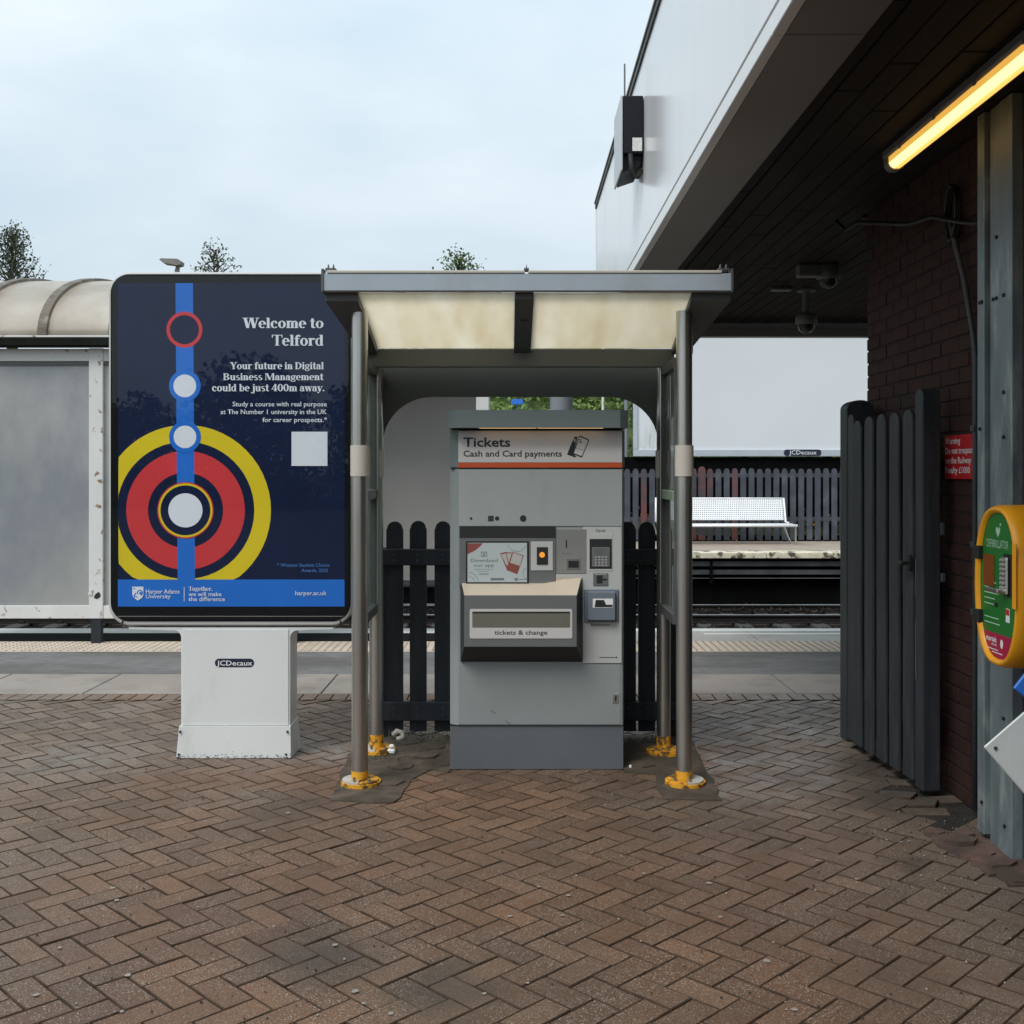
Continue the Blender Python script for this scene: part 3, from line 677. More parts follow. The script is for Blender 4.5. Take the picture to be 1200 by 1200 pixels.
for z0, z1, dy in ((-.275, -.175, .12), (-.44, -.345, .17), (-.515, -.50, .15)):
    b = MB(); b.box(-30, 30, FAR + dy, FAR + .34, z0, z1, .01); b.build('cable_trunking', M['trunking'], fp)
x = -9
while x < 11:
    b = MB(); b.box(x, x + .05, FAR + .10, FAR + .34, -.6, -.12); b.build('trunking_bracket', M['black_wall'], fp); x += 2.55

# embankment
def bank_z(x, y):
    t = max(0, min(1, (y - 25.6) / 8)); return -.02 + t * 5.2 + .25 * math.sin(x * .3 + 1) * t
b = MB(); nx, ny = 46, 14; vs = []
for j in range(ny + 1):
    for i in range(nx + 1):
        x = -60 + 120 * i / nx; y = 24.6 + 40 * (j / ny) ** 1.4; vs.append((x, y, bank_z(x, y) + random.uniform(-.05, .05) - .01))
b.add(vs, [[j * (nx + 1) + i, j * (nx + 1) + i + 1, (j + 1) * (nx + 1) + i + 1, (j + 1) * (nx + 1) + i] for j in range(ny) for i in range(nx)], smooth=True)
tag(b.build('embankment', M['grass']), kind='structure')
def leaf_quad(mb, p, s_, mi=0):
    a = Vector((random.gauss(0, 1), random.gauss(0, 1), random.gauss(0, 1))).normalized(); b_ = a.orthogonal().normalized(); c = a.cross(b_)
    p = Vector(p); t = random.random() * 6.28; u = b_ * math.cos(t) + c * math.sin(t); v = a.cross(u)
    mb.v += [tuple(p - u * s_), tuple(p - v * s_ * .55), tuple(p + u * s_), tuple(p + v * s_ * .55)]
    n = len(mb.v); mb.f.append([n - 4, n - 3, n - 2, n - 1]); mb.m.append(mi); mb.sm.append(False)
b = MB(); random.seed(11)
for k in range(420):
    x = random.uniform(-4, 11); y = random.uniform(25.8, 34); h_ = random.uniform(.3, 1.0); z0 = bank_z(x, y)
    for q in range(60):
        leaf_quad(b, (x + random.gauss(0, .35), y + random.gauss(0, .3), z0 + random.random() ** .7 * h_), random.uniform(.05, .12))
tag(b.build('bank_undergrowth', M['leaf_bank'], fix=False), kind='stuff', label='bright green bramble and weed growth on the embankment', cat='undergrowth')
b = MB()
for k in range(900):
    x = random.uniform(-6, 9); y = random.uniform(24.45, 25.1); leaf_quad(b, (x, y, random.random() ** 1.5 * .75), random.uniform(.03, .06), 0 if random.random() < .75 else 1)
tag(b.build('fence_foot_weeds', [M['leaf'], M['blossom']], fix=False), kind='stuff', label='low weeds with small orange flowers behind the far fence', cat='weeds')

# woodland behind the camera, beyond the forecourt (seen in the poster glass)
random.seed(5); b = MB()
for k in range(170):
    x = random.uniform(-40, 40); y = random.uniform(-42, -34); h_ = 3.2 + 2.0 * math.sin(x * .22 + 1) ** 2 + random.uniform(0, 1.8)
    for q in range(420):
        t = random.random(); leaf_quad(b, (x + random.gauss(0, 1.0) * (1 - t * .8), y + random.gauss(0, 1), h_ * t), random.uniform(.10, .22))
tag(b.build('car_park_woodland', M['leaf_dk'], fix=False), kind='stuff', label='dark line of trees behind the forecourt, mirrored in the poster glass', cat='woodland')

# ---- trees whose tops show
def tree(x, y, h_, crown0, rad, n, lm, label, spiky=False, seed=1, twigs=14, ls=.1):
    random.seed(seed)
    t = empty('tree', (x, y, bank_z(x, y)), label, 'tree', 'trees beyond the far platform')
    z0 = bank_z(x, y); b = MB()
    pts = [(x + .12 * math.sin(k * 1.3), y, z0 + h_ * k / 7) for k in range(8)]
    b.tube(pts, .1, 8, rs=[.16 * (1 - k / 7.6) + .008 for k in range(8)])
    tips = []
    for k in range(twigs):
        f = k / twigs; zz = crown0 + (z0 + h_ - crown0) * f; r_ = rad * (1 - f) ** (.6 if spiky else .5) * random.uniform(.6, 1.05) + .05; a = k * 2.4
        p0 = Vector((x, y, zz)); p1 = p0 + Vector((math.cos(a) * r_ * .6, math.sin(a) * r_ * .6, r_ * .55)); p2 = p0 + Vector((math.cos(a) * r_, math.sin(a) * r_, r_ * (1.25 if spiky else .9)))
        b.tube([p0, p1, p2], .02, 5, rs=[.03, .018, .006]); tips.append((p0, p1, p2))
    b.build('trunk', M['bark'], t)
    c = MB()
    for k in range(n):
        p0, p1, p2 = random.choice(tips); f = random.random() ** .7
        p = p0.lerp(p1, f * 2) if f < .5 else p1.lerp(p2, f * 2 - 1); sp_ = .06 + rad * .07
        leaf_quad(c, (p.x + random.gauss(0, sp_), p.y + random.gauss(0, sp_), p.z + random.gauss(0, sp_ * 1.2)), random.uniform(.6, 1.2) * ls)
    c.build('crown', lm, t, fix=False)
TY = 34.0
tree(X(14, TY), TY, Z(276, TY) - bank_z(X(14, TY), TY), 6.4, 1.0, 2100, M['leaf_dk'], 'dark narrow tree rising above the barrel roof at the left edge', True, 2, 46, .055)
tree(X(251, TY), TY, Z(293, TY) - bank_z(X(251, TY), TY), 6.0, .95, 800, M['leaf_dk'], 'thin sparse treetop just above the poster panel', False, 4, 34, .055)
tree(X(538, TY), TY, Z(303, TY) - bank_z(X(538, TY), TY), 6.0, 1.05, 1300, M['leaf'], 'leafy green treetop just above the grey ticket canopy', False, 9, 34, .06)

# ================================================================== STATION BUILDING
XF, XW, YE, YW = .838, 2.085, 11.3, 6.51
sb_ = empty('station_building', (XW, YW, 0), 'brick station building with white fascia and dark planked overhang', 'building')
b = MB(); b.box(XF + .03, 7, -4, YE - .05, 3.075, 4.22); b.box(1.16, 4.4, -4, -3.9, 3.0, 3.07); b.build('roof_void', M['black'], sb_)
joints = [-3.62, -.02, 3.58, 7.18, YE]
for k in range(len(joints) - 1):
    b = MB(); b.box(XF, XF + .03, joints[k] + .002, joints[k + 1] - .002, 3.045, 4.235, .002); b.build('fascia_panel', M['fascia'], sb_)
    b = MB(); b.box(XF - .002, XF + .04, joints[k] + .002, joints[k + 1] - .002, 2.960, 3.03, .003); b.build('lower_trim', M['trim'], sb_)
    b = MB(); b.box(XF + .042, 1.143, joints[k] + .003, joints[k + 1] - .003, 2.963, 2.985, .001); b.build('soffit_panel', M['soffit'], sb_)
    b = MB(); b.box(XF - .012, XF + .06, joints[k], joints[k + 1], 4.237, 4.285, .004); b.build('roof_edge_cap', M['black'], sb_)
    b = MB(); b.box(XF - .022, XF + .02, joints[k] + .005, joints[k + 1] - .005, 4.285, 4.305, .002); b.build('roof_edge_strip', M['lampgrey'], sb_)
b = MB(); b.box(XF + .012, XF + .06, -3.6, YE - .01, 3.031, 3.044); b.box(1.1445, 1.155, -3.6, YE - .02, 2.99, 3.075); b.build('shadow_joint', M['black'], sb_)
b = MB(); b.box(XF - .003, XF + .012, YE + .001, YE + .02, 2.96, 4.24); b.box(XF + .02, 7, YE, YE + .03, 2.99, 4.2); b.build('end_panel', M['trim'], sb_)
b = MB(); b.box(1.0, 6, YE - .14, YE - .004, 2.915, 2.985); b.build('end_beam', M['soffit'], sb_)
# ceiling planks running front to back
ceil = MB(); ceil.box(1.156, 7, -3.6, YE - .15, 3.066, 3.074); ceiling = ceil.build('ceiling', M['black'], sb_)
x = 1.16; random.seed(21)
while x < 4.2:
    ys = random.uniform(-1.5, -.2); wid = .112
    while ys < YE - .15:
        ye = min(ys + 2.4, YE - .15)
        if ye > 1.5 and (x < XW - .05 or ye > YW):
            y0_ = max(ys, YW) if x >= XW - .05 else ys
            b = MB(); dz = random.uniform(0, .004); b.box(x, x + wid - .007, y0_ + .003, ye - .003, 3.044 + dz, 3.064, .003); o = b.build('plank', M['plank'], ceiling)
        ys = ye
    x += wid
# brick wall, bricks one by one
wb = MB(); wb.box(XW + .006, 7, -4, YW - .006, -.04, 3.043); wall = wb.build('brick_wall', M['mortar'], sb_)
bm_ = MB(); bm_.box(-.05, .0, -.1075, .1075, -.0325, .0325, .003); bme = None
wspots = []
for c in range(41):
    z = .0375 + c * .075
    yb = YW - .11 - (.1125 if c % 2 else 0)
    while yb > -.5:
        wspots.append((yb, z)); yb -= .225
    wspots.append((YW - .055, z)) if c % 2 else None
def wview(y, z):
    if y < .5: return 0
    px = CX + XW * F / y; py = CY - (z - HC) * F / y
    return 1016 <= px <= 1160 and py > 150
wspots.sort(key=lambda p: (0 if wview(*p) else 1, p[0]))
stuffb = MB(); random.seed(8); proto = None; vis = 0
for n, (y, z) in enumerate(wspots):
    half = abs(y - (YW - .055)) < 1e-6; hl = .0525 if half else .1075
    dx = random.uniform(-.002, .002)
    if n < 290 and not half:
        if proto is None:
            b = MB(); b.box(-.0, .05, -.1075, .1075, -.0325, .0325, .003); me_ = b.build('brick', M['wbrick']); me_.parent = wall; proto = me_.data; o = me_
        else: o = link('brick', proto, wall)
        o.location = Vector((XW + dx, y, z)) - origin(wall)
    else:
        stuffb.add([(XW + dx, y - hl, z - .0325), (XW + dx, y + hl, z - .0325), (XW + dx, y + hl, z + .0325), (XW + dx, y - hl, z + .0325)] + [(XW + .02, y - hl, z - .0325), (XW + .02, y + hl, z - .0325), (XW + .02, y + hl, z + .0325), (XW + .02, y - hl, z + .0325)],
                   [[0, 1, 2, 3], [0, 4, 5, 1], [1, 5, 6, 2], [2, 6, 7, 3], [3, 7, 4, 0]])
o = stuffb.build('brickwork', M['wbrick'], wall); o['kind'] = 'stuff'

# steel column against the wall
c_ = empty('steel_column', (1.98, 4.45, 0), 'galvanised steel column of folded sections beside the defibrillator cabinet', 'column')
b = MB(); b.box(1.955, 2.075, 4.585, 4.650, .03, 3.04, .002); b.build('rear_flange', M['galv'], c_)
b = MB(); b.box(1.985, 2.08, 4.566, 4.584, .0, 3.04); b.box(2.01, 2.3, 4.40, 4.56, .0, 3.04); b.build('web', M['galv_dk'], c_)
b = MB(); b.box(1.972, 2.008, 4.470, 4.565, .0, 3.04, .002); b.build('ribbed_panel', M['galv'], c_)
b = MB(); b.box(1.966, 2.01, 4.352, 4.467, -.0, 3.04, .002); b.build('front_flange', M['galv'], c_)
b = MB(); b.box(2.0105, 2.32, 4.352, 4.37, .0, 3.04, .002); b.build('front_plate', M['galv_dk'], c_)
for (y, z) in [(4.62, 2.25), (4.60, 2.25), (4.53, 2.25), (4.50, 2.25), (4.42, 2.25), (4.62, 1.72), (4.42, 1.86), (4.42, 1.68), (4.42, .55), (4.60, .16), (4.41, .12), (4.50, 2.5), (4.41, 1.1)]:
    xx = 1.955 if y > 4.58 else (1.972 if y > 4.468 else 1.966)
    b = MB(); b.cyl((xx - .007, y, z), (xx, y, z), .008, 6); b.build('bolt', M['black'], c_)
for z in (2.06, 2.16):
    b = MB(); b.cyl((2.10, 4.343, z + .0), (2.10, 4.352, z), .008, 6); b.build('bolt', M['black'], c_)
# conduit and cables
t = empty('wall_conduit', (2.04, 4.80, 0), 'thin grey conduit running down the brick wall beside the steel column', 'conduit')
b = MB(); b.tube([(2.055, 4.91, .03), (2.055, 4.91, 2.05), (2.055, 4.93, 2.15), (2.055, 5.03, 2.42), (2.05, 5.12, 2.60), (2.04, 5.16, 2.72)], .013, 8); b.build('pipe', M['galv_dk'], t)
for z in (.9, 1.72, 1.2):
    b = MB(); b.box(2.038, 2.083, 4.89, 4.93, z, z + .03, .003); b.build('clip', M['galv_dk'], t)
b = MB(); pts = [(XW - .03, 6.3, 2.86), (XW - .05, 6.1, 2.80), (XW - .12, 5.95, 2.76), (XW - .08, 5.6, 2.80), (XW - .05, 5.35, 2.78), (XW - .06, 5.15, 2.72), (XW - .05, 4.95, 2.66), (XW - .03, 4.72, 2.60)]
pts = [(1.90, 6.5, 3.02), (1.93, 6.42, 2.95), (1.98, 6.35, 2.98)] + pts[3:]
b.tube(pts, .012, 8); tag(b.build('sagging_cable', M['black']), 'black cable sagging under the planked ceiling to the steel column', 'cable')
b = MB()
for k in range(3):
    pts = [(2.06 - .01 * k, 5.15 + .06 * math.cos(a * math.pi / 6), 2.75 + .13 * math.sin(a * math.pi / 6)) for a in range(13)]
    b.tube(pts, .009, 6)
tag(b.build('coiled_cable', M['black']), 'coil of grey cable hung high on the brick wall', 'cable')

# fluorescent batten
lt = empty('strip_light', (1.77, 4.3, 3.05), 'lit yellow fluorescent strip light under the dark ceiling', 'light')
b = MB(); b.box(1.722, 1.818, 3.45, 5.16, 3.0, 3.043, .008); b.build('housing', M['camgrey'], lt)
b = MB(); P = [(1.733, 2.999), (1.807, 2.999), (1.806, 2.972), (1.798, 2.956), (1.782, 2.946), (1.758, 2.946), (1.742, 2.956), (1.734, 2.972)]
for k in range(8):
    a, c = P[k], P[(k + 1) % 8]
    if k: b.poly([(a[0], 3.47, a[1]), (c[0], 3.47, c[1]), (c[0], 5.10, c[1]), (a[0], 5.10, a[1])], {5: 0, 6: 0, 4: 2}.get(k, 1))
b.build('diffuser', [M['tube'], M['tube_side'], M['tube_mid']], lt)
b = MB(); P = [(a, c) for a, c in P]; b.prism([(1.728, 3.0), (1.812, 3.0), (1.811, 2.969), (1.802, 2.952), (1.784, 2.941), (1.756, 2.941), (1.738, 2.952), (1.729, 2.969)], 5.101, 5.155); b.build('end_cap', M['lampgrey'], lt)
for y in (3.7, 4.1, 4.5, 4.9):
    b = MB(); b.box(1.716, 1.7215, y, y + .025, 2.985, 3.02, .001); b.box(1.8185, 1.824, y, y + .025, 2.985, 3.02, .001); b.build('clip', M['camgrey'], lt)
# cameras
def lathe(mb, cx_, cy_, prof, n=18, mi=0):
    vs = []; 
    for r_, z in prof:
        for k in range(n): vs.append((cx_ + r_ * math.cos(2 * math.pi * k / n), cy_ + r_ * math.sin(2 * math.pi * k / n), z))
    mb.add(vs, [[i * n + k, i * n + (k + 1) % n, (i + 1) * n + (k + 1) % n, (i + 1) * n + k] for i in range(len(prof) - 1) for k in range(n)], mi, True)
def dome_prof(r_, z, n=6): return [(r_ * math.cos(R(90 * k / n)), z - r_ * math.sin(R(90 * k / n))) for k in range(n + 1)]
cx_, cy_ = X(945, 9.1), 9.1
t = empty('security_camera', (cx_, cy_, 3.05), 'dome security camera hanging on a short pole, the lower of the two', 'camera', 'security cameras under the overhang')
b = MB(); b.cyl((cx_, cy_, 2.84), (cx_, cy_, 3.045), .035, 12); b.cyl((cx_, cy_, 3.03), (cx_, cy_, 3.047), .08, 16); b.build('pole', M['camgrey'], t)
b = MB(); lathe(b, cx_, cy_, [(.001, 2.855), (.05, 2.85), (.088, 2.83), (.09, 2.765), (.08, 2.755)]); b.build('housing', M['camgrey'], t)
b = MB(); lathe(b, cx_, cy_, dome_prof(.072, 2.757)); b.build('dome', M['dome'], t)
cx_, cy_ = X(971, 8.0), 8.0
t = empty('security_camera', (cx_, cy_, 3.05), 'dome security camera on a flat side arm, the one nearer the brick wall', 'camera', 'security cameras under the overhang')
b = MB(); b.box(cx_ - .23, cx_ - .01, cy_ - .05, cy_ + .05, 2.955, 3.045, .01); b.build('bracket', M['camgrey'], t)
b = MB(); lathe(b, cx_, cy_, [(.001, 3.045), (.075, 3.043), (.082, 2.98), (.085, 2.945), (.074, 2.935)]); b.build('housing', M['camgrey'], t)
b = MB(); lathe(b, cx_, cy_, dome_prof(.066, 2.937)); b.build('dome', M['dome'], t)
b = MB(); b.box(2.10, 2.26, 8.95, 9.05, 3.02, 3.043, .004); tag(b.build('ceiling_plate', M['camgrey']), 'small grey plate fixed to the planked ceiling beside the cameras', 'fixture')

# cabinet on the fascia
t = empty('fascia_cabinet', (XF, 7.35, 3.5), 'dark electrical cabinet with pale front fixed high on the white fascia', 'cabinet')
b = MB(); b.box(.700, XF - .004, 7.12, 7.60, 3.60, 3.975, .006); b.build('casing', M['cabinet_d'], t)
b = MB(); b.box(.688, .699, 7.11, 7.61, 3.49, 3.975, .004); b.build('front_plate', M['cabinet_l'], t)
b = MB(); b.prism([(.702, 3.598), (XF - .01, 3.598), (XF - .02, 3.53), (.702, 3.49)], 7.16, 7.56); b.build('tapered_base', M['cabinet_d'], t)
b = MB(); b.box(.762, .824, 7.114, 7.119, 3.615, 3.70); b.build('paper_label', M['decal'], t)
b = MB(); b.tube([(.75, 7.13, 3.60), (.755, 7.13, 3.50), (.77, 7.14, 3.455), (.80, 7.16, 3.46), (.825, 7.18, 3.51)], .018, 8); b.build('cable', M['rubber'], t)
b = MB(); b.cyl((.75, 7.5, 3.97), (.75, 7.5, 4.32), .006, 6); b.build('aerial', M['camgrey'], t)

# ================================================================== RED SIGN
t = empty('warning_sign', (XW - .01, 5.13, 1.5), 'red trespass warning sign on the dark brick wall beside the gate', 'sign')
b = MB(); b.box(XW - .012, XW - .006, 4.963, 5.305, 1.507, 1.713, .001); b.build('plate', M['sign_red'], t)
for s_, a, c, z in (('Warning', -5.295, -5.12, 1.672), ('Do not trespass', -5.295, -4.972, 1.626), ('on the Railway', -5.295, -4.995, 1.580), ('Penalty £1000', -5.295, -5.01, 1.534)):
    text_mesh(s_, 'lettering', a, c, z, .030, XW - .0128, M['sign_white'], t, .010, face='X')

# ================================================================== GATE
gate = empty('picket_gate', (1.9, 6.2, 0), 'open charcoal wooden picket gate folded back against the brick wall', 'gate')
G0, G1 = Vector((1.905, 6.17)), Vector((1.985, 5.215)); gd = (G1 - G0); gl_ = gd.length; gd.normalize(); gn = Vector((-gd.y, gd.x)); gn = gn if gn.x < 0 else -gn
def gate_board(name, s0, s1, z0, z1, off, th, rounded=True, m=None):
    n = 8; P = []
    P = [(s0, z0), (s1, z0)]
    if rounded:
        r_ = (s1 - s0) / 2
        for k in range(n + 1):
            a = math.pi * k / n; P.append(((s0 + s1) / 2 + r_ * math.cos(a), z1 - r_ * .9 + r_ * .9 * math.sin(a)))
    else: P += [(s1, z1), (s0, z1)]
    vs = []
    for o_ in (off, off + th):
        for s_, z in P:
            p = G0 + gd * s_ + gn * o_; vs.append((p.x, p.y, z))
    k = len(P); mb = MB(); mb.add(vs, [list(range(k)), list(range(k, 2 * k))[::-1]] + [[i, k + i, k + (i + 1) % k, (i + 1) % k] for i in range(k)])
    o = mb.build(name, m or M['gate'], gate)
    md = o.modifiers.new('bevel', 'BEVEL'); md.width = .006; md.segments = 2; md.limit_method = 'ANGLE'; return o
zt = [1.875, 1.875, 1.885, 1.89, 1.90]
pk = [(.095, .208), (.253, .366), (.411, .524), (.569, .682), (.727, .84)]
zt = [1.82, 1.835, 1.84, 1.84, 1.845]
for (a, c), z in zip(pk, zt): gate_board('picket', a, c, .045, z, .03, .019)
gate_board('end_stile', .885, gl_ + .01, .03, 1.935, -.03, .088)
gate_board('hinge_stile', .0, .085, .05, 1.86, -.02, .06)
for z0 in (.30, .93, 1.55): gate_board('rail', .0, .90, z0, z0 + .11, -.022, .05, False)
p = G0 + gd * .845 + gn * .062
b = MB(); b.box(p.x - .012, p.x + .0, p.y - .02, p.y + .02, 1.06, 1.14, .002); b.cyl((p.x - .005, p.y, 1.10), (p.x - .045, p.y, 1.10), .008, 8); b.cyl((p.x - .045, p.y + .03, 1.10), (p.x - .045, p.y - .03, 1.10), .012, 8); b.build('latch', M['black'], gate)
p = G0 + gd * .897 + gn * .0585
b = MB(); b.box(p.x - .002, p.x + .001, p.y - .002, p.y + .002, .55, .83); b.box(p.x - .002, p.x + .001, p.y - .002, p.y + .002, .95, 1.12); b.build('worn_edge', M['bare_wood'], gate)
p = G1
b = MB(); b.box(p.x + .03, p.x + .05, p.y - .02, p.y + .03, 1.02, 1.06, .003); b.box(p.x + .03, p.x + .05, p.y - .01, p.y + .03, 1.24, 1.30, .003); b.build('keep', M['galv_dk'], gate)
# gate post
gp_ = empty('gate_post', (1.93, 6.33, 0), 'thick charcoal wooden gate post with rounded top at the hinge side', 'post')
n = 12; P = [(1.892, 0), (2.05, 0)] + [(1.971 + .079 * math.cos(math.pi * k / n), 1.90 + .05 * math.sin(math.pi * k / n)) for k in range(n + 1)]
b = MB(); b.prism(P, 6.27, 6.40); o = b.build('timber', M['gate'], gp_); md = o.modifiers.new('bevel', 'BEVEL'); md.width = .006; md.limit_method = 'ANGLE'
for z in (.12, .95, 1.7):
    b = MB(); b.cyl((1.93, 6.262, z), (1.93, 6.27, z), .012, 8); b.build('bolt', M['black'], gp_)

# ================================================================== DEFIBRILLATOR CABINET
t = empty('defibrillator_cabinet', (1.96, 4.015, .83), 'yellow oval defibrillator cabinet with green door on the steel column', 'defibrillator')
dy0, dy1, dz0, dz1 = 3.83, 4.20, .828, 1.42
def oval(sx_, sz_, n=40, p=2.7):
    cy_, cz_ = (dy0 + dy1) / 2, (dz0 + dz1) / 2; P = []
    for k in range(n):
        a = 2 * math.pi * k / n; ca, sa = math.cos(a), math.sin(a)
        hz = (dz1 - dz0) / 2 * sz_; hy = (dy1 - dy0) / 2 * sx_
        # stadium-like: semi-ellipse ends, straight middle
        end = hz * .56; zz = sa
        P.append((cy_ + hy * abs(ca) ** .78 * (1 if ca >= 0 else -1), cz_ + hz * abs(sa) ** .92 * (1 if sa >= 0 else -1)))
    return P
def ovalring(mb, levels, n=40, mi=0):
    vs = []
    for x, s_ in levels:
        for a, c in oval(s_, 1 - (1 - s_) * .62, n): vs.append((x, a, c))
    mb.add(vs, [[i * n + k, i * n + (k + 1) % n, (i + 1) * n + (k + 1) % n, (i + 1) * n + k] for i in range(len(levels) - 1) for k in range(n)], mi, True)
b = MB(); ovalring(b, [(1.765, .84), (1.757, .86), (1.752, .89), (1.750, .93), (1.757, .96), (1.775, .995), (1.80, 1.0), (1.838, 1.0)]); b.build('door_rim', M['defib_y'], t)
b = MB(); ovalring(b, [(1.839, .985), (1.845, .985), (1.85, 1.0), (1.94, 1.0), (1.957, .96)]); b.build('back_shell', M['defib_y'], t)
n = 40
def face_part(name, z_lo, z_hi, x, m):
    P = []
    for a, c in oval(.862, 1 - .138 * .62, 80): P.append((a, min(z_hi, max(z_lo, c))))
    mb = MB(); mb.poly([(x, a, c) for a, c in P]); return mb.build(name, m, t)
face_part('green_face', .948, 1.5, 1.7660, M['defib_g']); face_part('crimson_face', .8, .948, 1.7661, M['defib_r'])
b = MB(); b.box(1.762, 1.7655, 4.050, 4.138, 1.118, 1.234, .003); b.build('window', M['win_or'], t)
b = MB(); b.box(1.760, 1.7655, 3.893, 3.962, 1.095, 1.245, .006); b.build('lock_backplate', M['rubber'], t)
b = MB(); b.box(1.748, 1.7598, 3.915, 3.968, 1.100, 1.235, .006); b.build('lock_body', M['steel'], t)
for k in range(7):
    b = MB(); 
    for yy in (3.932, 3.953): b.cyl((1.743, yy, 1.125 + k * .0165), (1.748, yy, 1.125 + k * .0165), .006, 8)
    b.build('lock_button', M['key'], t)
b = MB(); b.cyl((1.748, 3.95, 1.112), (1.732, 3.95, 1.112), .011, 10); b.box(1.728, 1.736, 3.945, 4.04, 1.104, 1.120, .003); b.build('lock_lever', M['steel'], t)
for z in (1.212, .972):
    b = MB(); b.box(1.7475, 1.80, 4.150, 4.199, z, z + .05, .003); b.build('hinge_strap', M['rubber'], t)
b = MB()
b.box(1.744, 1.748, 3.832, 3.86, 1.06, 1.29, .001); b.build('catch', M['defib_y'], t)
text_mesh('DEFIBRILLATOR', 'lettering', -4.115, -3.935, 1.262, .030, 1.7652, M['pale_print'], t, .0, face='X')
b = MB(); P = [(0, -.022), (.018, 0), (.018, .012), (.009, .018), (0, .010), (-.009, .018), (-.018, .012), (-.018, 0)]; b.poly([(1.7652, 4.02 + a, 1.322 + c) for a, c in P]); b.poly([(1.7652, 4.0 + a * .35, 1.348 + c * .35) for a, c in P]); b.build('heart_symbol', M['pale_print'], t)
b = MB()
for k, (l_, z) in enumerate(((.10, 1.13), (.04, 1.11), (.12, 1.09), (.09, 1.07), (.10, 1.05), (.12, 1.0), (.13, .98))):
    b.box(1.7648, 1.7656, 4.135 - l_, 4.135, z, z + .004)
b.build('small_print', M['pale_print'], t)
text_mesh('martek', 'lettering', -4.12, -4.03, .915, .020, 1.7652, M['sign_white'], t, .02, face='X')
text_mesh('LIFECARE', 'lettering', -4.075, -4.03, .901, .008, 1.7652, M['sign_white'], t, .01, face='X')
b = MB(); b.box(1.7648, 1.7656, 4.02, 4.11, .886, .889); b.box(1.7648, 1.7656, 3.985, 4.07, .876, .879)
b.prism([(3.99 + .012 * math.cos(k), .915 + .018 * math.sin(k)) for k in range(6)], 1.7648, 1.7656, axis='X'); b.build('small_print', M['sign_white'], t)
b = MB(); b.box(1.7648, 1.7656, 3.925, 3.955, 1.0, 1.05); b.build('sticker', M['sign_white'], t); b = MB(); b.box(1.7640, 1.7647, 3.927, 3.953, 1.026, 1.048); b.build('sticker', M['sign_red'], t)
b = MB(); b.box(1.7648, 1.7656, 4.025, 4.05, 1.045, 1.06); b.build('keyhole_cover', M['rubber'], t)
b = MB()
for k in range(3): b.box(1.7648, 1.7656, 3.872, 3.886, 1.15 + k * .027, 1.165 + k * .027)
b.build('small_print', M['pale_print'], t)
b = MB(); b.box(1.958, 2.0, 3.9, 4.35, .95, 1.3); b.build('mounting_plate', M['galv_dk'], t)

# white and blue boards at the right edge
t = empty('tilted_white_board', (1.9, 3.45, 0), 'white square board standing on its corner at the right edge', 'board')
mat_ = Matrix.Translation((1.455 + .36, 3.4, .665)) @ Matrix.Rotation(R(49), 4, 'Y')
b = MB(); b.box(-.26, .26, -.004, .004, -.26, .26, .003, mat=mat_); b.build('board', M['sheet_white'], t)
for a_, c_2 in ((-.235, -.235), (-.235, .235), (.235, -.235), (.235, .235)):
    q = mat_ @ Vector((a_, -.0045, c_2)); b = MB(); b.cyl((q.x, q.y - .003, q.z), (q.x, q.y, q.z), .006, 8); b.build('screw', M['galv_dk'], t)
b = MB(); b.cyl((1.9, 3.43, 0), (1.9, 3.43, 1.15), .02, 10); b.box(1.8, 2.0, 3.38, 3.48, 0, .02, .004); b.build('stand', M['galv_dk'], t)
t = empty('blue_board', (1.9, 3.5, 0), 'bright blue board corner below the yellow cabinet at the right edge', 'board')
mat_ = Matrix.Translation((1.768, 3.49, .835)) @ Matrix.Rotation(R(38), 4, 'Y')
b = MB(); b.box(-.16, .16, -.006, .006, -.10, .10, .003, mat=mat_); b.build('board', M['sign_blue'], t)
b = MB(); b.cyl((1.9, 3.52, 0), (1.9, 3.52, .95), .012, 8); b.build('stand', M['galv_dk'], t)

# ================================================================== NEAR PICKET FENCE
YF = 6.35
nf = empty('picket_fence', (0, YF, 0), 'black wooden picket fence with rounded tops behind the ticket machine', 'fence')
def picket(mb, xc, wd, z0, z1, y0, y1, n=8):
    r_ = wd / 2
    P = [(xc - r_, z0), (xc + r_, z0)] + [(xc + r_ * .9 * math.cos(math.pi * k / n), z1 - r_ * .85 + r_ * .85 * math.sin(math.pi * k / n)) for k in range(n + 1)]
    P.insert(2, (xc + r_, z1 - r_ * .95)); P.append((xc - r_, z1 - r_ * .95))
    mb.prism(P, y0, y1)
pxs = [462.5, 490.0, 519.0, 547, 575, 603, 631, 659, 687, 713, 735.5, 758, 784]
for p in pxs:
    b = MB(); z1 = Z(611, YF) + random.uniform(-.004, .004); picket(b, X(p, YF), .097, Z(857, YF), z1, YF, YF + .02); b.build('picket', M['picket'], nf)
for p in pxs[:3] + pxs[-3:]:
    for q in (649, 656, 828, 836):
        b = MB(); b.cyl((X(p, YF), YF - .048, Z(q, YF)), (X(p, YF), YF - .045, Z(q, YF)), .005, 6); b.build('nail_head', M['galv_dk'], nf)
for ya, yb in ((643, 662), (821, 843)):
    b = MB(); b.box(X(441, YF), X(797, YF), YF - .045, YF - .002, Z(yb, YF), Z(ya, YF), .004); b.build('rail', M['picket'], nf)
b = MB(); b.box(X(785, YF) - .0, X(785, YF) + .07, YF + .022, YF + .09, 0, 1.1, .004); b.build('fence_post', M['picket'], nf)
b = MB(); b.box(X(441, YF), X(441, YF) + .06, YF + .022, YF + .09, 0, 1.1, .004); b.build('fence_post', M['picket'], nf)

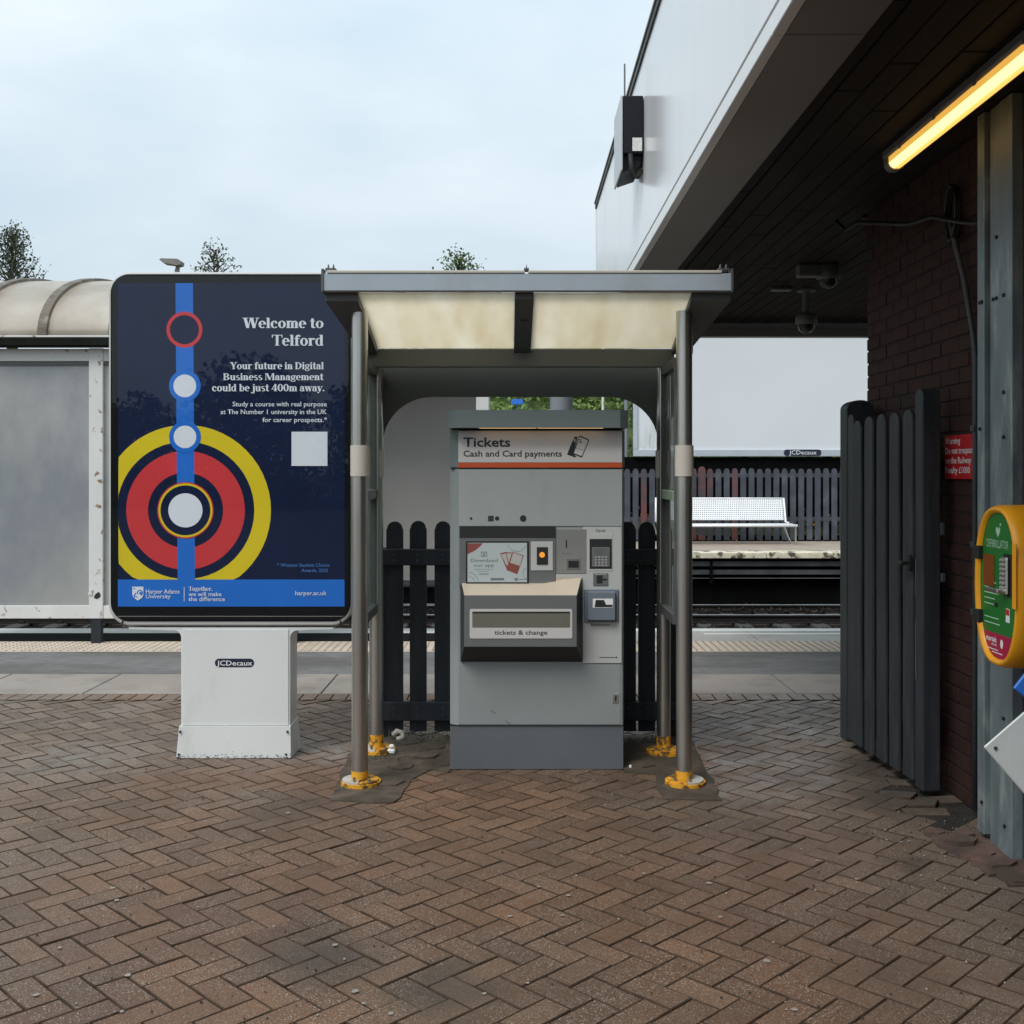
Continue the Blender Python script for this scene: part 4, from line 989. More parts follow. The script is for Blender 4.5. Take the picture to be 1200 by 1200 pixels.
# ================================================================== TICKET SHELTER
sh = empty('ticket_shelter', (.04, 5.75, 0), 'grey framed canopy shelter with cream roof panels over the ticket machine', 'shelter')
YA, YR = 5.20, 5.95
posts = [(-.762, 5.42, .04), (.835, 5.42, .04), (-.760, 6.05, .038), (.815, 6.02, .038)]
def roofz(y): return 2.39 + (y - YA) * (2.195 - 2.39) / (YR - YA)
for k, (x, y, r_) in enumerate(posts):
    b = MB(); b.cyl((x, y, .03), (x, y, roofz(y) - .002 if k < 2 else 2.11), r_, 28); b.build('post', M['steel'], sh)
    b = MB(); zc = .15 if k != 2 else .17; b.cyl((x, y, .032), (x, y, .072 if k < 2 else .10), r_ + .0012, 24); b.build('painted_collar', M['yellow'], sh)
    zz0, zz1 = (Z(558, y), Z(522, y)) if k < 2 else (Z(560, y), Z(528, y))
    b = MB(); b.cyl((x, y, zz0), (x, y, zz1), r_ + .006, 28); b.build('sleeve', M['sleeve'], sh)
    b = MB(); b.cyl((x + .005, y, .004), (x + .005, y, .022), .099, 36); o = b.build('base_plate', M['yellow'], sh)
    sgn = -1 if k in (0, 2) else 1
    b = MB(); n = 20
    P = [(x + .005 + .002 * sgn + .088 * sgn * math.sin(math.pi * q / n), y + .088 * math.cos(math.pi * q / n)) for q in range(n + 1)]
    b.prism(P, .031, .0225, axis='Z'); o = b.build('cover_plate', M['pale_metal'] if k != 3 else M['yellow'], sh)
    b = MB(); P = [(x + .005 - .002 * sgn - .086 * sgn * math.sin(math.pi * q / n), y + .086 * math.cos(math.pi * q / n)) for q in range(n + 1)]
    b.prism(P, .029, .0225, axis='Z'); b.build('cover_plate', M['yellow'], sh)
    b = MB(); b.cyl((x + .018 * sgn, y - .066, .029), (x + .018 * sgn, y - .066, .055), .008, 6); b.build('bolt', M['steel'], sh)
    b = MB(); b.cyl((x - .05 * sgn, y - .045, .029), (x - .05 * sgn, y - .045, .042), .008, 6); b.build('bolt', M['steel'], sh)
# roof
b = MB(); b.box(X(377, YA), X(860, YA), YA, YA + .05, 2.395, 2.478, .003); b.build('front_beam', M['canopy'], sh)
b = MB(); b.box(X(383, YA), X(615, YA), YA - .004, YA + .07, 2.479, 2.492, .002); b.build('roof_lip', M['sleeve'], sh)
b = MB(); b.box(X(619, YA), X(846, YA), YA - .004, YA + .07, 2.479, 2.492, .002); b.build('roof_lip', M['sleeve'], sh)
for px in (378, 858):
    b = MB(); b.box(X(px, YA) - .006, X(px, YA) + .006, YA - .006, YA + .06, 2.39, 2.50, .002); b.build('end_plate', M['canopy_dk'], sh)
for px in (384, 390, 617, 845, 852):
    b = MB(); x = X(px, YA); b.box(x - .012, x + .012, YA + .0, YA + .05, 2.493, 2.503); b.prism([(x - .004, 2.503), (x + .004, 2.503), (x, 2.525)], YA + .01, YA + .04); b.build('roof_bracket', M['canopy_dk'], sh)
def sloped(mb, x0a, x1a, x0b, x1b, ya, yb, zoff0, zoff1, mi=0):
    """strip under the roof: x range at the front (a) and rear (b), between zoff0 and zoff1 above the sloping underside"""
    vs = [(x0a, ya, roofz(ya) + zoff0), (x1a, ya, roofz(ya) + zoff0), (x1b, yb, roofz(yb) + zoff0), (x0b, yb, roofz(yb) + zoff0), (x0a, ya, roofz(ya) + zoff1), (x1a, ya, roofz(ya) + zoff1), (x1b, yb, roofz(yb) + zoff1), (x0b, yb, roofz(yb) + zoff1)]
    mb.add(vs, [[0, 3, 2, 1], [4, 5, 6, 7], [0, 1, 5, 4], [1, 2, 6, 5], [2, 3, 7, 6], [3, 0, 4, 7]], mi)
b = MB(); sloped(b, -.746, .0, -.740, -.004, YA + .052, YR, .012, .018); b.build('roof_panel', M['cream'], sh)
b = MB(); sloped(b, .093, .842, .087, .849, YA + .052, YR, .012, .018); b.build('roof_panel', M['cream'], sh)
b = MB(); sloped(b, .001, .092, -.003, .086, YA + .052, YR, -.012, .05); b.build('centre_rafter', M['canopy_dk'], sh)
b = MB(); b.box(.03, .065, 5.50, 5.52, roofz(5.5) - .018, roofz(5.5) - .010); b.build('rafter_slot', M['slot_dark'], sh)
b = MB(); sloped(b, -.905, -.747, -.82, -.741, YA + .052, YR, -.02, .05); b.build('side_rafter', M['canopy_dk'], sh)
b = MB(); sloped(b, .843, 1.03, .850, .93, YA + .052, YR, -.02, .05); b.build('side_rafter', M['canopy_dk'], sh)
b = MB(); b.box(X(431, 5.96), X(790, 5.96), 5.952, 6.00, 2.108, 2.205, .003); b.build('rear_beam', M['beam_dk'], sh)
# curved end brackets under the side rafters
for x0, x1 in ((-.80, -.785), (.872, .887)):
    P = [(5.47, roofz(5.47) - .022), (5.47, 2.13)] + [(5.47 + .42 * math.sin(R(a)) * 1.0, 2.20 - .07 * math.cos(R(a)) - .03 * math.sin(R(a))) for a in range(0, 91, 15)] + [(5.95, 2.17), (5.95, roofz(5.95) - .022)]
    b = MB(); b.prism(P, x0, x1, axis='X'); b.build('curved_bracket', M['canopy_dk'], sh)
# rear arched panel
YP = 6.10; xl, xr = X(448, YP), X(772, YP); xo0, xo1 = X(430, YP), X(792, YP); zt_ = Z(428, YP); za = Z(465, YP); zs = Z(522, YP); rx = X(506, YP) - xl
def arch(x):
    if x < xl + rx: u = (xl + rx - x) / rx
    elif x > xr - rx: u = (x - (xr - rx)) / rx
    else: u = 0
    return zs + (za - zs) * math.sqrt(max(0, 1 - u * u))
xsn = [xl + rx * (1 - math.cos(R(a))) for a in range(0, 91, 6)] + [xr - rx * (1 - math.cos(R(a))) for a in range(90, -1, -6)]
b = MB(); top = [(x, zt_) for x in (xo0, xo1)]
P = [(xo0, zt_), (xo0, zs), (xl, zs)] + [(x, arch(x)) for x in xsn[1:-1]] + [(xr, zs), (xo1, zs), (xo1, zt_)]
n = len(P)
for y in (YP, YP + .02):
    for i in range(len(xsn) - 1):
        b.poly([(xsn[i], y, arch(xsn[i])), (xsn[i + 1], y, arch(xsn[i + 1])), (xsn[i + 1], y, zt_), (xsn[i], y, zt_)])
    b.poly([(xo0, y, zs), (xl, y, zs), (xl, y, zt_), (xo0, y, zt_)]); b.poly([(xr, y, zs), (xo1, y, zs), (xo1, y, zt_), (xr, y, zt_)])
for i in range(n): 
    a, c = P[i], P[(i + 1) % n]; b.poly([(a[0], YP, a[1]), (c[0], YP, c[1]), (c[0], YP + .02, c[1]), (a[0], YP + .02, a[1])])
b.build('arched_rear_panel', M['arch_dk'], sh, fix=False)
# glazed sides
for s_, xg in ((-1, -.765), (1, .815)):
    for ya_, yb_ in ((5.47, 5.50), (5.965, 5.995)):
        b = MB(); b.box(xg - .02, xg + .02, ya_, yb_, .78, 2.11, .003); b.build('side_frame', M['canopy_dk'], sh)
    for z0, z1, mm in ((.775, .825, M['canopy_dk']), (1.395, 1.445, M['canopy_dk'] if s_ < 0 else M['side_green']), (2.06, 2.11, M['canopy_dk'])):
        b = MB(); b.box(xg - .024, xg + .024, 5.501, 5.964, z0, z1, .003); b.build('side_rail', mm, sh)
    for z0, z1 in ((.83, 1.39), (1.45, 2.055)):
        b = MB(); b.box(xg - .003, xg + .003, 5.505, 5.96, z0, z1); b.build('glass_pane', M['glass'], sh)
    b = MB(); b.cyl((xg - s_ * .028, 5.93, .83), (xg - s_ * .028, 5.93, 2.06), .006, 8); b.build('glazing_rod', M['steel'], sh)

# ================================================================== TICKET MACHINE
YM = 5.68
def mx_x(p): return X(p, YM)
def mz(p): return Z(p, YM)
tm = empty('ticket_machine', (X(629.5, YM), YM + .3, 0), 'grey self-service ticket machine standing under the canopy shelter', 'ticket machine')
def mbox(name, px0, px1, py0, py1, y0, y1, m, bev=.002, parent=tm):
    b = MB(); b.box(mx_x(px0), mx_x(px1), YM + y0, YM + y1, mz(py1), mz(py0), bev); return b.build(name, m, parent)
mbox('plinth', 527.5, 731, 851, 902.6, .012, .60, M['plinth'], .003)
# body with angled left and right edges
def chamfer_body(name, a, b_, c, d, py0, py1, y0, y1, m):
    mb = MB(); P = [(mx_x(a), YM + y0 + .035), (mx_x(b_), YM + y0), (mx_x(c), YM + y0), (mx_x(d), YM + y0 + .035), (mx_x(d), YM + y1), (mx_x(a), YM + y1)]
    mb.prism(P, mz(py1), mz(py0), axis='Z'); return mb.build(name, m, tm)
chamfer_body('body', 527, 537, 729.5, 732, 549.5, 850, .004, .61, M['tvm_lo'])
chamfer_body('header_box', 526.5, 537, 729, 733, 504, 547.5, .01, .61, M['tvm_cap'])
b = MB(); b.box(mx_x(528), mx_x(731), YM + .014, YM + .6, mz(549.4), mz(547.6)); b.build('shadow_gap', M['slot_dark'], tm)
mb = MB(); P = [(mx_x(525.5), YM - .045), (mx_x(536), YM - .085), (mx_x(725), YM - .085), (mx_x(735), YM - .045), (mx_x(735), YM + .62), (mx_x(525.5), YM + .62)]
mb.prism(P, mz(502), mz(481.5), axis='Z'); mb.build('cap', M['tvm_cap'], tm)
b = MB(); b.box(mx_x(562), mx_x(628), YM - .048, YM - .03, mz(502) - .0012, mz(502) - .0003); b.build('strip_lamp', M['glow'], tm)
b = MB(); b.box(mx_x(630), mx_x(706), YM - .048, YM - .03, mz(502) - .0012, mz(502) - .0003); b.build('strip_lamp', M['glow'], tm)
hp = mbox('header_panel', 537, 729, 505, 542, -.002, .009, M['header'], .001)
mbox('orange_stripe', 537, 729, 542.2, 548, -.003, .009, M['orange'], .0005)
text_mesh('Tickets', 'lettering', mx_x(543), mx_x(598), mz(523.4), .0475, YM - .0026, M['ink'], hp, .022)
text_mesh('Cash and Card payments', 'lettering', mx_x(543), mx_x(658.5), mz(535), .0310, YM - .0026, M['ink'], hp, .018)
# ticket symbol
def qp(px, py): return (mx_x(520 + px / 5.4545), mz(470 + py / 5.4545))
b = MB()
def qpoly(mb, pts, dy): mb.poly([(qp(*p)[0], YM - dy, qp(*p)[1]) for p in pts])
qpoly(b, [(836, 228), (856, 228), (826, 336), (850, 358), (836, 360), (788, 342), (810, 285)], .0026)
qpoly(b, [(865, 222), (874, 222), (926, 244), (929, 254), (886, 356), (880, 361), (828, 340), (824, 332)], .0028)
b.build('ticket_symbol', M['ink'], hp)
b = MB(); qpoly(b, [(868, 229), (920, 250), (922, 256), (882, 352), (832, 333)], .0030); b.build('ticket_symbol', M['header'], hp)
text_mesh('5', 'lettering', *[qp(864, 0)[0], qp(882, 0)[0]], qp(0, 268)[1], .0195, YM - .0034, M['ink'], hp, .01)
text_mesh('1', 'lettering', *[qp(833, 0)[0], qp(841, 0)[0]], qp(0, 262)[1], .017, YM - .0034, M['header'], hp, .01)
b = MB()
for k in range(6):
    x, z = qp(838 + k * 10, 297 + k * 3.2); b.box(x - .0024, x + .0024, YM - .0036, YM - .0032, z - .0016, z + .0016)
b.build('ticket_symbol', M['ink'], hp)
up = mbox('upper_panel', 537.5, 729, 550.5, 616.5, -.001, .003, M['tvm'], .001)
for px, py, r_ in ((552, 607.5, .0065), (582.5, 607.5, .011), (613, 607.5, .0165)):
    b = MB(); b.cyl((mx_x(px), YM - .003, mz(py)), (mx_x(px), YM - .0012, mz(py)), r_, 20); b.build('sensor', M['slot_dark'], up)
b = MB(); b.box(mx_x(572), mx_x(578.3), YM - .003, YM - .0012, mz(610.5), mz(604.5)); b.build('sensor', M['slot_dark'], up)
text_mesh('11', 'lettering', mx_x(573.5), mx_x(576.5), mz(609), .012, YM - .0033, M['lcd'], up)
# recess with screen
mbox('recess_surround', 538.5, 651, 617, 690, -.004, .0035, M['tvm_frame'], .001)
mbox('recess_hood', 538.5, 651, 617, 630.5, -.0044, -.0041, M['slot_dark'], 0)
sc_ = mbox('screen_bezel', 546, 619.5, 634, 684, -.009, -.0045, M['rubber'], .002)
mbox('display', 548, 617.5, 636, 682, -.0100, -.0091, M['screen'], 0, sc_)
def sq(px, py): return (mx_x(520 + px / 5.4545), mz(470 + py / 5.4545))
def spoly(name, pts, dy, m): 
    mb = MB(); mb.poly([(sq(*p)[0], YM - dy, sq(*p)[1]) for p in pts]); return mb.build(name, m, sc_)
spoly('screen_shape', [(153, 908), (252, 908), (225, 935), (200, 955), (153, 978)], .0104, M['screen_red'])
spoly('screen_ticket', [(360, 972), (402, 962), (440, 1060), (425, 1088), (405, 1080)], .0104, M['screen_red'])
spoly('screen_ticket', [(366, 980), (398, 972), (425, 1040), (402, 1050)], .0106, M['screen_pale'])
spoly('screen_ticket', [(395, 970), (430, 962), (455, 1070), (420, 1070)], .0108, M['screen_red'])
spoly('screen_ticket', [(400, 975), (428, 968), (440, 1020), (415, 1030)], .0110, M['screen_pale'])
spoly('screen_phone', [(440, 962), (512, 985), (470, 1105), (400, 1078)], .0112, M['screen_red'])
spoly('screen_phone', [(444, 968), (506, 988), (486, 1052), (424, 1032)], .0114, M['screen_pale'])
text_mesh('Download', 'screen_text', *[sq(172, 0)[0], sq(345, 0)[0]], sq(0, 1028)[1], .0175, YM - .0104, M['screen_ink'], sc_, .01)
text_mesh('our app', 'screen_text', *[sq(192, 0)[0], sq(322, 0)[0]], sq(0, 1058)[1], .0165, YM - .0104, M['screen_ink'], sc_, .01)
b = MB()
for a, c, e, f in ((240, 962, 277, 966), (240, 989, 277, 993), (240, 962, 244, 993), (273, 962, 277, 993), (254, 968, 262, 988), (225, 1102, 288, 1107), (192, 1073, 318, 1075), (215, 1087, 290, 1089), (300, 1130, 386, 1145), (452, 1130, 474, 1146), (480, 1136, 530, 1140)):
    p, q = sq(a, c), sq(e, f); b.box(p[0], q[0], YM - .0106, YM - .0103, q[1], p[1])
for cx_, cz_, r_, a0, a1 in ((470, 900, 62, 20, 165), (150, 1165, 75, 280, 350), (150, 1165, 50, 280, 350), (545, 1100, 40, 100, 240)):
    for k in range(14):
        t0, t1 = R(a0 + (a1 - a0) * k / 14), R(a0 + (a1 - a0) * (k + 1) / 14)
        def q_(t_, rr):
            u, v_ = cx_ + rr * math.cos(t_), cz_ + rr * math.sin(t_); u = min(533, max(154, u)); v_ = min(1150, max(910, v_)); p = sq(u, v_); return (p[0], YM - .0105, p[1])
        b.poly([q_(t0, r_), q_(t1, r_), q_(t1, r_ - 2.6), q_(t0, r_ - 2.6)])
b.build('screen_graphics', M['screen_ink'], sc_)
rd = mbox('reader_panel', 622, 648, 634.5, 668.5, -.008, -.0045, M['cardpanel'], .002)
mbox('reader_window', 629, 642, 641, 661.5, -.012, -.0085, M['rubber'], .002, rd)
b = MB(); b.cyl((mx_x(635.2), YM - .0135, mz(650)), (mx_x(635.2), YM - .012, mz(650)), .0145, 20); b.build('orange_light', M['orange_dot'], rd)
cp = mbox('coin_panel', 652, 687, 620, 672, -.006, .0035, M['stainless'], .001)
mbox('coin_slot', 662.8, 664.6, 633, 642, -.0066, -.0061, M['slot_dark'], 0, cp)
mbox('coin_return', 664, 680, 654.5, 667.5, -.009, -.0062, M['tvm_frame'], .001, cp)
mbox('coin_return_flap', 666, 678, 657, 665, -.0100, -.0092, M['rubber'], 0, cp)
text_mesh('Coins', 'lettering', mx_x(658), mx_x(669), mz(649.5), .010, YM - .0064, M['lcd'], cp, .005)
# card column
cc = mbox('card_panel', 683, 728.5, 617.5, 777, -.0035, .0036, M['cardpanel'], .001)
mbox('card_step', 651.5, 683, 672.5, 690, -.0034, .0035, M['cardpanel'], .001)
text_mesh('Cards', 'lettering', mx_x(698), mx_x(709.5), mz(623.4), .0150, YM - .0040, M['ink'], cc, .006)
mbox('pin_recess_frame', 689.5, 718, 625.5, 669, -.0055, -.0036, M['cardpanel'], .001, cc)
mbox('pin_recess', 690.8, 717, 631.5, 666.5, -.0062, -.0056, M['slot_dark'], 0, cc)
kp = MB(); kp.box(mx_x(693.5), mx_x(714.5), YM - .0095, YM - .0063, mz(664.5), mz(641), .002); kp.build('pin_pad', M['tvm_frame'], cc)
b = MB(); b.box(mx_x(696), mx_x(708.5), YM - .0105, YM - .0096, mz(649), mz(643)); b.build('pin_display', M['lcd'], cc)
b = MB()
for r_ in range(4):
    for c in range(4): x = mx_x(696.6 + c * 4.0); z = mz(651.5 + r_ * 3.2); b.box(x, x + .0125, YM - .0115, YM - .0096, z - .009, z, .002)
b.build('pin_keys', M['key'], cc)
mbox('card_reader', 695, 712.5, 671.5, 686, -.009, -.0036, M['tvm_frame'], .002, cc)
mbox('card_slot', 699, 706, 674, 683.5, -.0100, -.0092, M['slot_dark'], 0, cc)
mbox('card_slot', 706.3, 711, 678, 680, -.0100, -.0092, M['slot_dark'], 0, cc); mbox('card_guide', 696.5, 710, 672.5, 673.6, -.0100, -.0092, M['key'], 0, cc)
bn = mbox('banknote_surround', 684, 725, 690.5, 729, -.012, -.0036, M['note_grey'], .003, cc)
mbox('banknote_unit', 688, 720.5, 692.5, 726, -.040, -.0122, M['note_grey'], .004, cc)
mbox('banknote_lip', 694, 717.5, 700.5, 711, -.0415, -.0402, M['sign_white'], .0004, cc)
b = MB(); b.poly([(mx_x(a), YM - .0420, mz(c)) for a, c in ((697.5, 702), (707, 702), (709.5, 707.5), (717, 707.5), (717, 710.3), (696, 710.3))]); b.build('banknote_slot', M['slot_dark'], cc)
text_mesh('Banknotes', 'lettering', mx_x(693), mx_x(714.5), mz(733.3), .0135, YM - .0040, M['ink'], cc, .010)
b = MB(); b.box(mx_x(702), mx_x(720), YM - .0041, YM - .0036, mz(770.7), mz(769.9)); b.cyl((mx_x(722), YM - .0041, mz(770.3)), (mx_x(722), YM - .0036, mz(770.3)), .005, 8); b.build('printed_line', M['ink'], cc)
# projecting tray unit
def tp(pts): return [(mx_x(a), YM + y, mz(c)) for a, c, y in pts]
tray = empty('ticket_tray', (0, 0, 0)); tray.parent = tm
tray.location = Vector((mx_x(610), YM, mz(730))) - origin(tm)
FY = -.12
kf = lambda px, py, y: (X(px, YM + y), YM + y, Z(py, YM + y))
A = [kf(539.5, 690, -.004), kf(652, 690, -.004), kf(682, 690, -.004), kf(682, 776, -.004), kf(539.5, 776, -.004)]
Fr = [kf(544, 697.5, FY), kf(676, 697.5, FY), kf(676, 758, FY), kf(544, 758, FY)]
b = MB(); b.poly([kf(541, 683.5, -.0045), kf(651.5, 683.5, -.0045), kf(651.5, 677, -.0052), kf(681, 677, -.0052), Fr[1], Fr[0]]); b.build('lit_ledge', M['ledge'], tray, fix=False)
b = MB(); b.poly([kf(539.5, 683, -.0042), Fr[0], Fr[3], kf(539.5, 775, -.0042)]); b.poly([kf(682.5, 677, -.0042), Fr[1], Fr[2], kf(682.5, 775, -.0042)]); b.poly([Fr[3], Fr[2], kf(682.5, 775.5, -.0042), kf(539.5, 775.5, -.0042)]); b.build('tray_sides', M['slot_dark'], tray, fix=False)
b = MB(); y_ = YM + FY
def fr(px, py): return X(px, y_), Z(py, y_)
x0, z1 = fr(544, 697.5); x1, z0 = fr(676, 758); b.box(x0, x1, y_ - .004, y_, z0, z1, .002); b.build('tray_front', M['tvm_frame'], tray)
x0, z1 = fr(550.5, 713.5); x1, z0 = fr(670.5, 748); b = MB(); b.prism(rrect(x0, x1, z0, z1, .008, 4), y_ - .0065, y_ - .0042); b.build('tray_frame', M['header'], tray)
x0, z1 = fr(553.5, 716.5); x1, z0 = fr(668, 735.2); b = MB(); b.box(x0, x1, y_ - .0072, y_ - .0066, z0, z1); b.build('tray_window', M['tray_in'], tray)
x0, z1 = fr(553.5, 716.5); x1, z0 = fr(668, 718.5); b = MB(); b.box(x0, x1, y_ - .0078, y_ - .0073, z0, z1); b.build('tray_window_edge', M['slot_dark'], tray)
x0, _ = fr(579.5, 0); x1, zb = fr(641.5, 743.5); text_mesh('tickets & change', 'lettering', x0, x1, zb, .0225, y_ - .0069, M['ink'], tray, .014)
# lower door
dr = mbox('lower_door', 537.5, 727.5, 778.5, 849, .0005, .0038, M['tvm_lo'], .001)
lk = mbox('door_lock', 718, 725, 813, 824, -.003, .0004, M['stainless'], .001); mbox('lock_slot', 720.5, 722.5, 815.5, 821.5, -.0036, -.0031, M['slot_dark'], 0, lk)
mbox('bottom_gap', 528, 731, 850, 851.2, .010, .6, M['slot_dark'], 0)
b = MB(); 
for (a, c, e, f) in ((575, 832, 581, 836), (592, 844, 598, 848)): b.poly([kf(a, c, -.0002), kf(e, f, -.0002), kf(e, f + .7, -.0002), kf(a, c + .7, -.0002)])
b.build('scratches', M['slot_dark'], dr)

# ================================================================== POSTER PANEL
YD = 5.93
def ax(p): return X(p, YD)
def az_(p): return Z(p, YD)
ad = empty('poster_panel', (ax(277), YD + .1, 0), 'double-sided illuminated poster panel on a white pedestal with university advertisement', 'poster panel')
b = MB(); b.prism(rrect(ax(127), ax(413), az_(733.5), az_(318.5), .115, 10), YD, YD + .2); 
o = b.build('casing', M['casing'], ad); md = o.modifiers.new('bevel', 'BEVEL'); md.width = .012; md.segments = 3; md.limit_method = 'ANGLE'; md.angle_limit = R(50)
b = MB(); b.prism(rrect(ax(130), ax(411), az_(728), az_(321.5), .10, 10), YD - .004, YD - .0005); cas = b.build('black_border', M['ad_black'], ad)
po = MB(); po.poly([(ax(138.5), YD - .0048, az_(711)), (ax(404), YD - .0048, az_(711)), (ax(404), YD - .0048, az_(332)), (ax(138.5), YD - .0048, az_(332))]); poster = po.build('poster', M['p_navy'], ad)
L_ = [0]
def prt(name, m, fn):
    L_[0] += 1; mb = MB(); fn(mb, YD - .0050 - .00022 * L_[0]); return mb.build(name, m, poster)
def disc(cx_, cy_, r0, r1, n=56):
    def f(mb, y):
        for k in range(n):
            t0, t1 = 2 * math.pi * k / n, 2 * math.pi * (k + 1) / n
            P = []
            for r_, t_ in ((r0, t0), (r0, t1), (r1, t1), (r1, t0)):
                u = max(139.2, cx_ + r_ * math.cos(t_)); v = min(680, cy_ + r_ * math.sin(t_)); P.append((ax(u), y, az_(v)))
            if r1 == 0: P = P[:3]
            mb.poly(P)
    return f
def rct(a, c, e, f_): return lambda mb, y: mb.poly([(ax(a), y, az_(f_)), (ax(e), y, az_(f_)), (ax(e), y, az_(c)), (ax(a), y, az_(c))])
prt('yellow_ring', M['p_yellow'], disc(217.8, 598, 100, 80.5)); prt('red_ring', M['p_red'], disc(217.8, 598, 69.5, 44))
prt('blue_line', M['p_blue'], lambda mb, y: mb.poly([(ax(206), y, az_(332)), (ax(226.5), y, az_(332)), (ax(229), y, az_(680)), (ax(208.5), y, az_(680))]))
prt('blue_band', M['p_blue'], rct(138.6, 679, 403.9, 710.6))
for cx_, cy_, r_, m in ((216.5, 386.5, 21, 'p_red'), (216.5, 386.5, 17, 'p_navy'), (217, 452.3, 18.6, 'p_blue'), (217, 452.3, 13.3, 'p_white'), (217.2, 512, 18.6, 'p_blue'), (217.2, 512, 13.2, 'p_white'),
                      (217.8, 598, 33, 'p_red'), (217.8, 598, 31.6, 'p_yellow'), (217.8, 598, 29.2, 'p_navy'), (217.8, 598, 20, 'p_white')):
    prt({'p_red': 'red_circle', 'p_navy': 'navy_circle', 'p_blue': 'blue_circle', 'p_white': 'white_circle', 'p_yellow': 'yellow_circle'}[m], M[m], disc(cx_, cy_, r_, 0))
yt = YD - .0050 - .00022 * (L_[0] + 2)
SP = .0045969
for s_, a, c, bl, cap in (('Welcome to', 284.5, 379.5, 384.6, 12.0), ('Telford', 319, 379.5, 405.2, 12.6), ('Your future in Digital', 270, 379.8, 432.8, 8.2), ('Business Management', 262, 379.8, 445.6, 8.0), ('could be just 400m away.', 249, 380.5, 458.6, 8.4)):
    serif_text(s_, 'lettering', ax(a), ax(c), az_(bl), cap * SP, yt, M['p_white'], poster)
for s_, a, c, bl, cap in (('Study a course with real purpose', 273, 383.2, 476.2, 5.4), ('at The Number 1 university in the UK', 259, 383.2, 485.3, 5.4), ('for career prospects.*', 308, 383.5, 494.6, 5.4), ('Harper Adams', 171.5, 211, 695.4, 5.2), ('University', 171.5, 200.5, 700.9, 4.8), ('we will make', 221.5, 260, 698.4, 5.0), ('the difference', 221.5, 264, 704.2, 5.0), ('harper.ac.uk', 346.5, 383, 697.2, 5.0)):
    text_mesh(s_, 'lettering', ax(a), ax(c), az_(bl), cap * SP, yt, M['p_white'], poster, .008)
for s_, a, c, bl in (('* Whatuni Student Choice', 325, 386.5, 664), ('Awards, 2023', 353.5, 384.5, 670.2)):
    text_mesh(s_, 'lettering', ax(a), ax(c), az_(bl), 4 * SP, yt, M['p_ltblue'], poster, .01)
serif_text('Together.', 'lettering', ax(221.5), ax(249.5), az_(692.2), 5.0 * SP, yt, M['p_white'], poster)
mb = MB(); mb.poly([(ax(342), yt, az_(546)), (ax(384), yt, az_(546)), (ax(384), yt, az_(506)), (ax(342), yt, az_(506))]); mb.build('white_square', M['p_white'], poster)
mb = MB(); mb.poly([(ax(216), yt, az_(704.5)), (ax(216.8), yt, az_(704.5)), (ax(216.8), yt, az_(687.5)), (ax(216), yt, az_(687.5))]); mb.build('divider', M['p_white'], poster)
mb = MB(); mb.poly([(ax(a), yt, az_(c)) for a, c in ((155.7, 687.3), (168.7, 687.3), (168.7, 697), (167, 700.5), (162.2, 703.6), (157.4, 700.5), (155.7, 697))]); mb.build('shield_emblem', M['p_white'], poster)
mb = MB()
def arcpoly(cx_, cy_, r_, w_, a0, a1, n=10):
    for k in range(n):
        t0, t1 = R(a0 + (a1 - a0) * k / n), R(a0 + (a1 - a0) * (k + 1) / n)
        mb.poly([(ax(cx_ + q * math.cos(t_)), yt - .0003, az_(cy_ + q * math.sin(t_))) for q, t_ in ((r_, t0), (r_, t1), (r_ - w_, t1), (r_ - w_, t0))])
arcpoly(164.6, 694.6, 3.6, 1.3, 150, 430); arcpoly(165.4, 695, 1.6, 1.6, 0, 360); arcpoly(159.5, 701, 2.6, 1.0, 170, 340)
mb.poly([(ax(a), yt - .0003, az_(c)) for a, c in ((157, 697.5), (160, 694), (160.5, 695), (158, 699))]); mb.poly([(ax(a), yt - .0003, az_(c)) for a, c in ((157, 689), (159.5, 688.4), (158, 690.6))])
mb.build('shield_emblem', M['p_blue'], poster)
b = MB(); b.box(ax(138.5), ax(402), YD - .0052, YD - .0042, az_(722.5), az_(721.7)); b.build('lower_trim', M['lampgrey'], ad)
b = MB(); b.poly([(ax(132), YD - .0125, az_(726)), (ax(409), YD - .0125, az_(726)), (ax(409), YD - .0125, az_(323.5)), (ax(132), YD - .0125, az_(323.5))]); b.build('glass_cover', M['ad_glass'], ad)
# pedestal
P = [(ax(211.5), az_(851)), (ax(211.5), az_(748))]
for a in range(0, 91, 15): P.append((ax(211.5 - 8 + 8 * math.cos(R(a))) , az_(748 - 9 * math.sin(R(a)))))
P += [(ax(150), az_(737.5)), (ax(150), az_(735.5)), (ax(390), az_(735.5)), (ax(390), az_(737.5))]
for a in range(90, -1, -15): P.append((ax(339.5 + 8 - 8 * math.cos(R(a))), az_(748 - 9 * math.sin(R(a)))))
P += [(ax(339.5), az_(851))]
b = MB(); b.prism(P, YD + .012, YD + .20); o = b.build('pedestal', M['white'], ad)
b = MB(); b.box(ax(213.2), ax(338), YD + .006, YD + .0115, az_(850.5), az_(737.5), .002); b.build('front_panel', M['white'], ad)
for s0, s1, xm in ((208, 206.5, 1), (339.5, 341.5, 1)): pass
b = MB(); vs = [(ax(210), YD - .004, az_(851)), (ax(340.5), YD - .004, az_(851)), (ax(338.5), YD - .012, az_(888)), (ax(207.5), YD - .012, az_(888)), (ax(210), YD + .21, az_(851)), (ax(340.5), YD + .21, az_(851)), (ax(343.5), YD + .22, 0), (ax(204.5), YD + .22, 0)]
vs[2] = (ax(341.3), YD - .012, .002); vs[3] = (ax(207.3), YD - .012, .002)
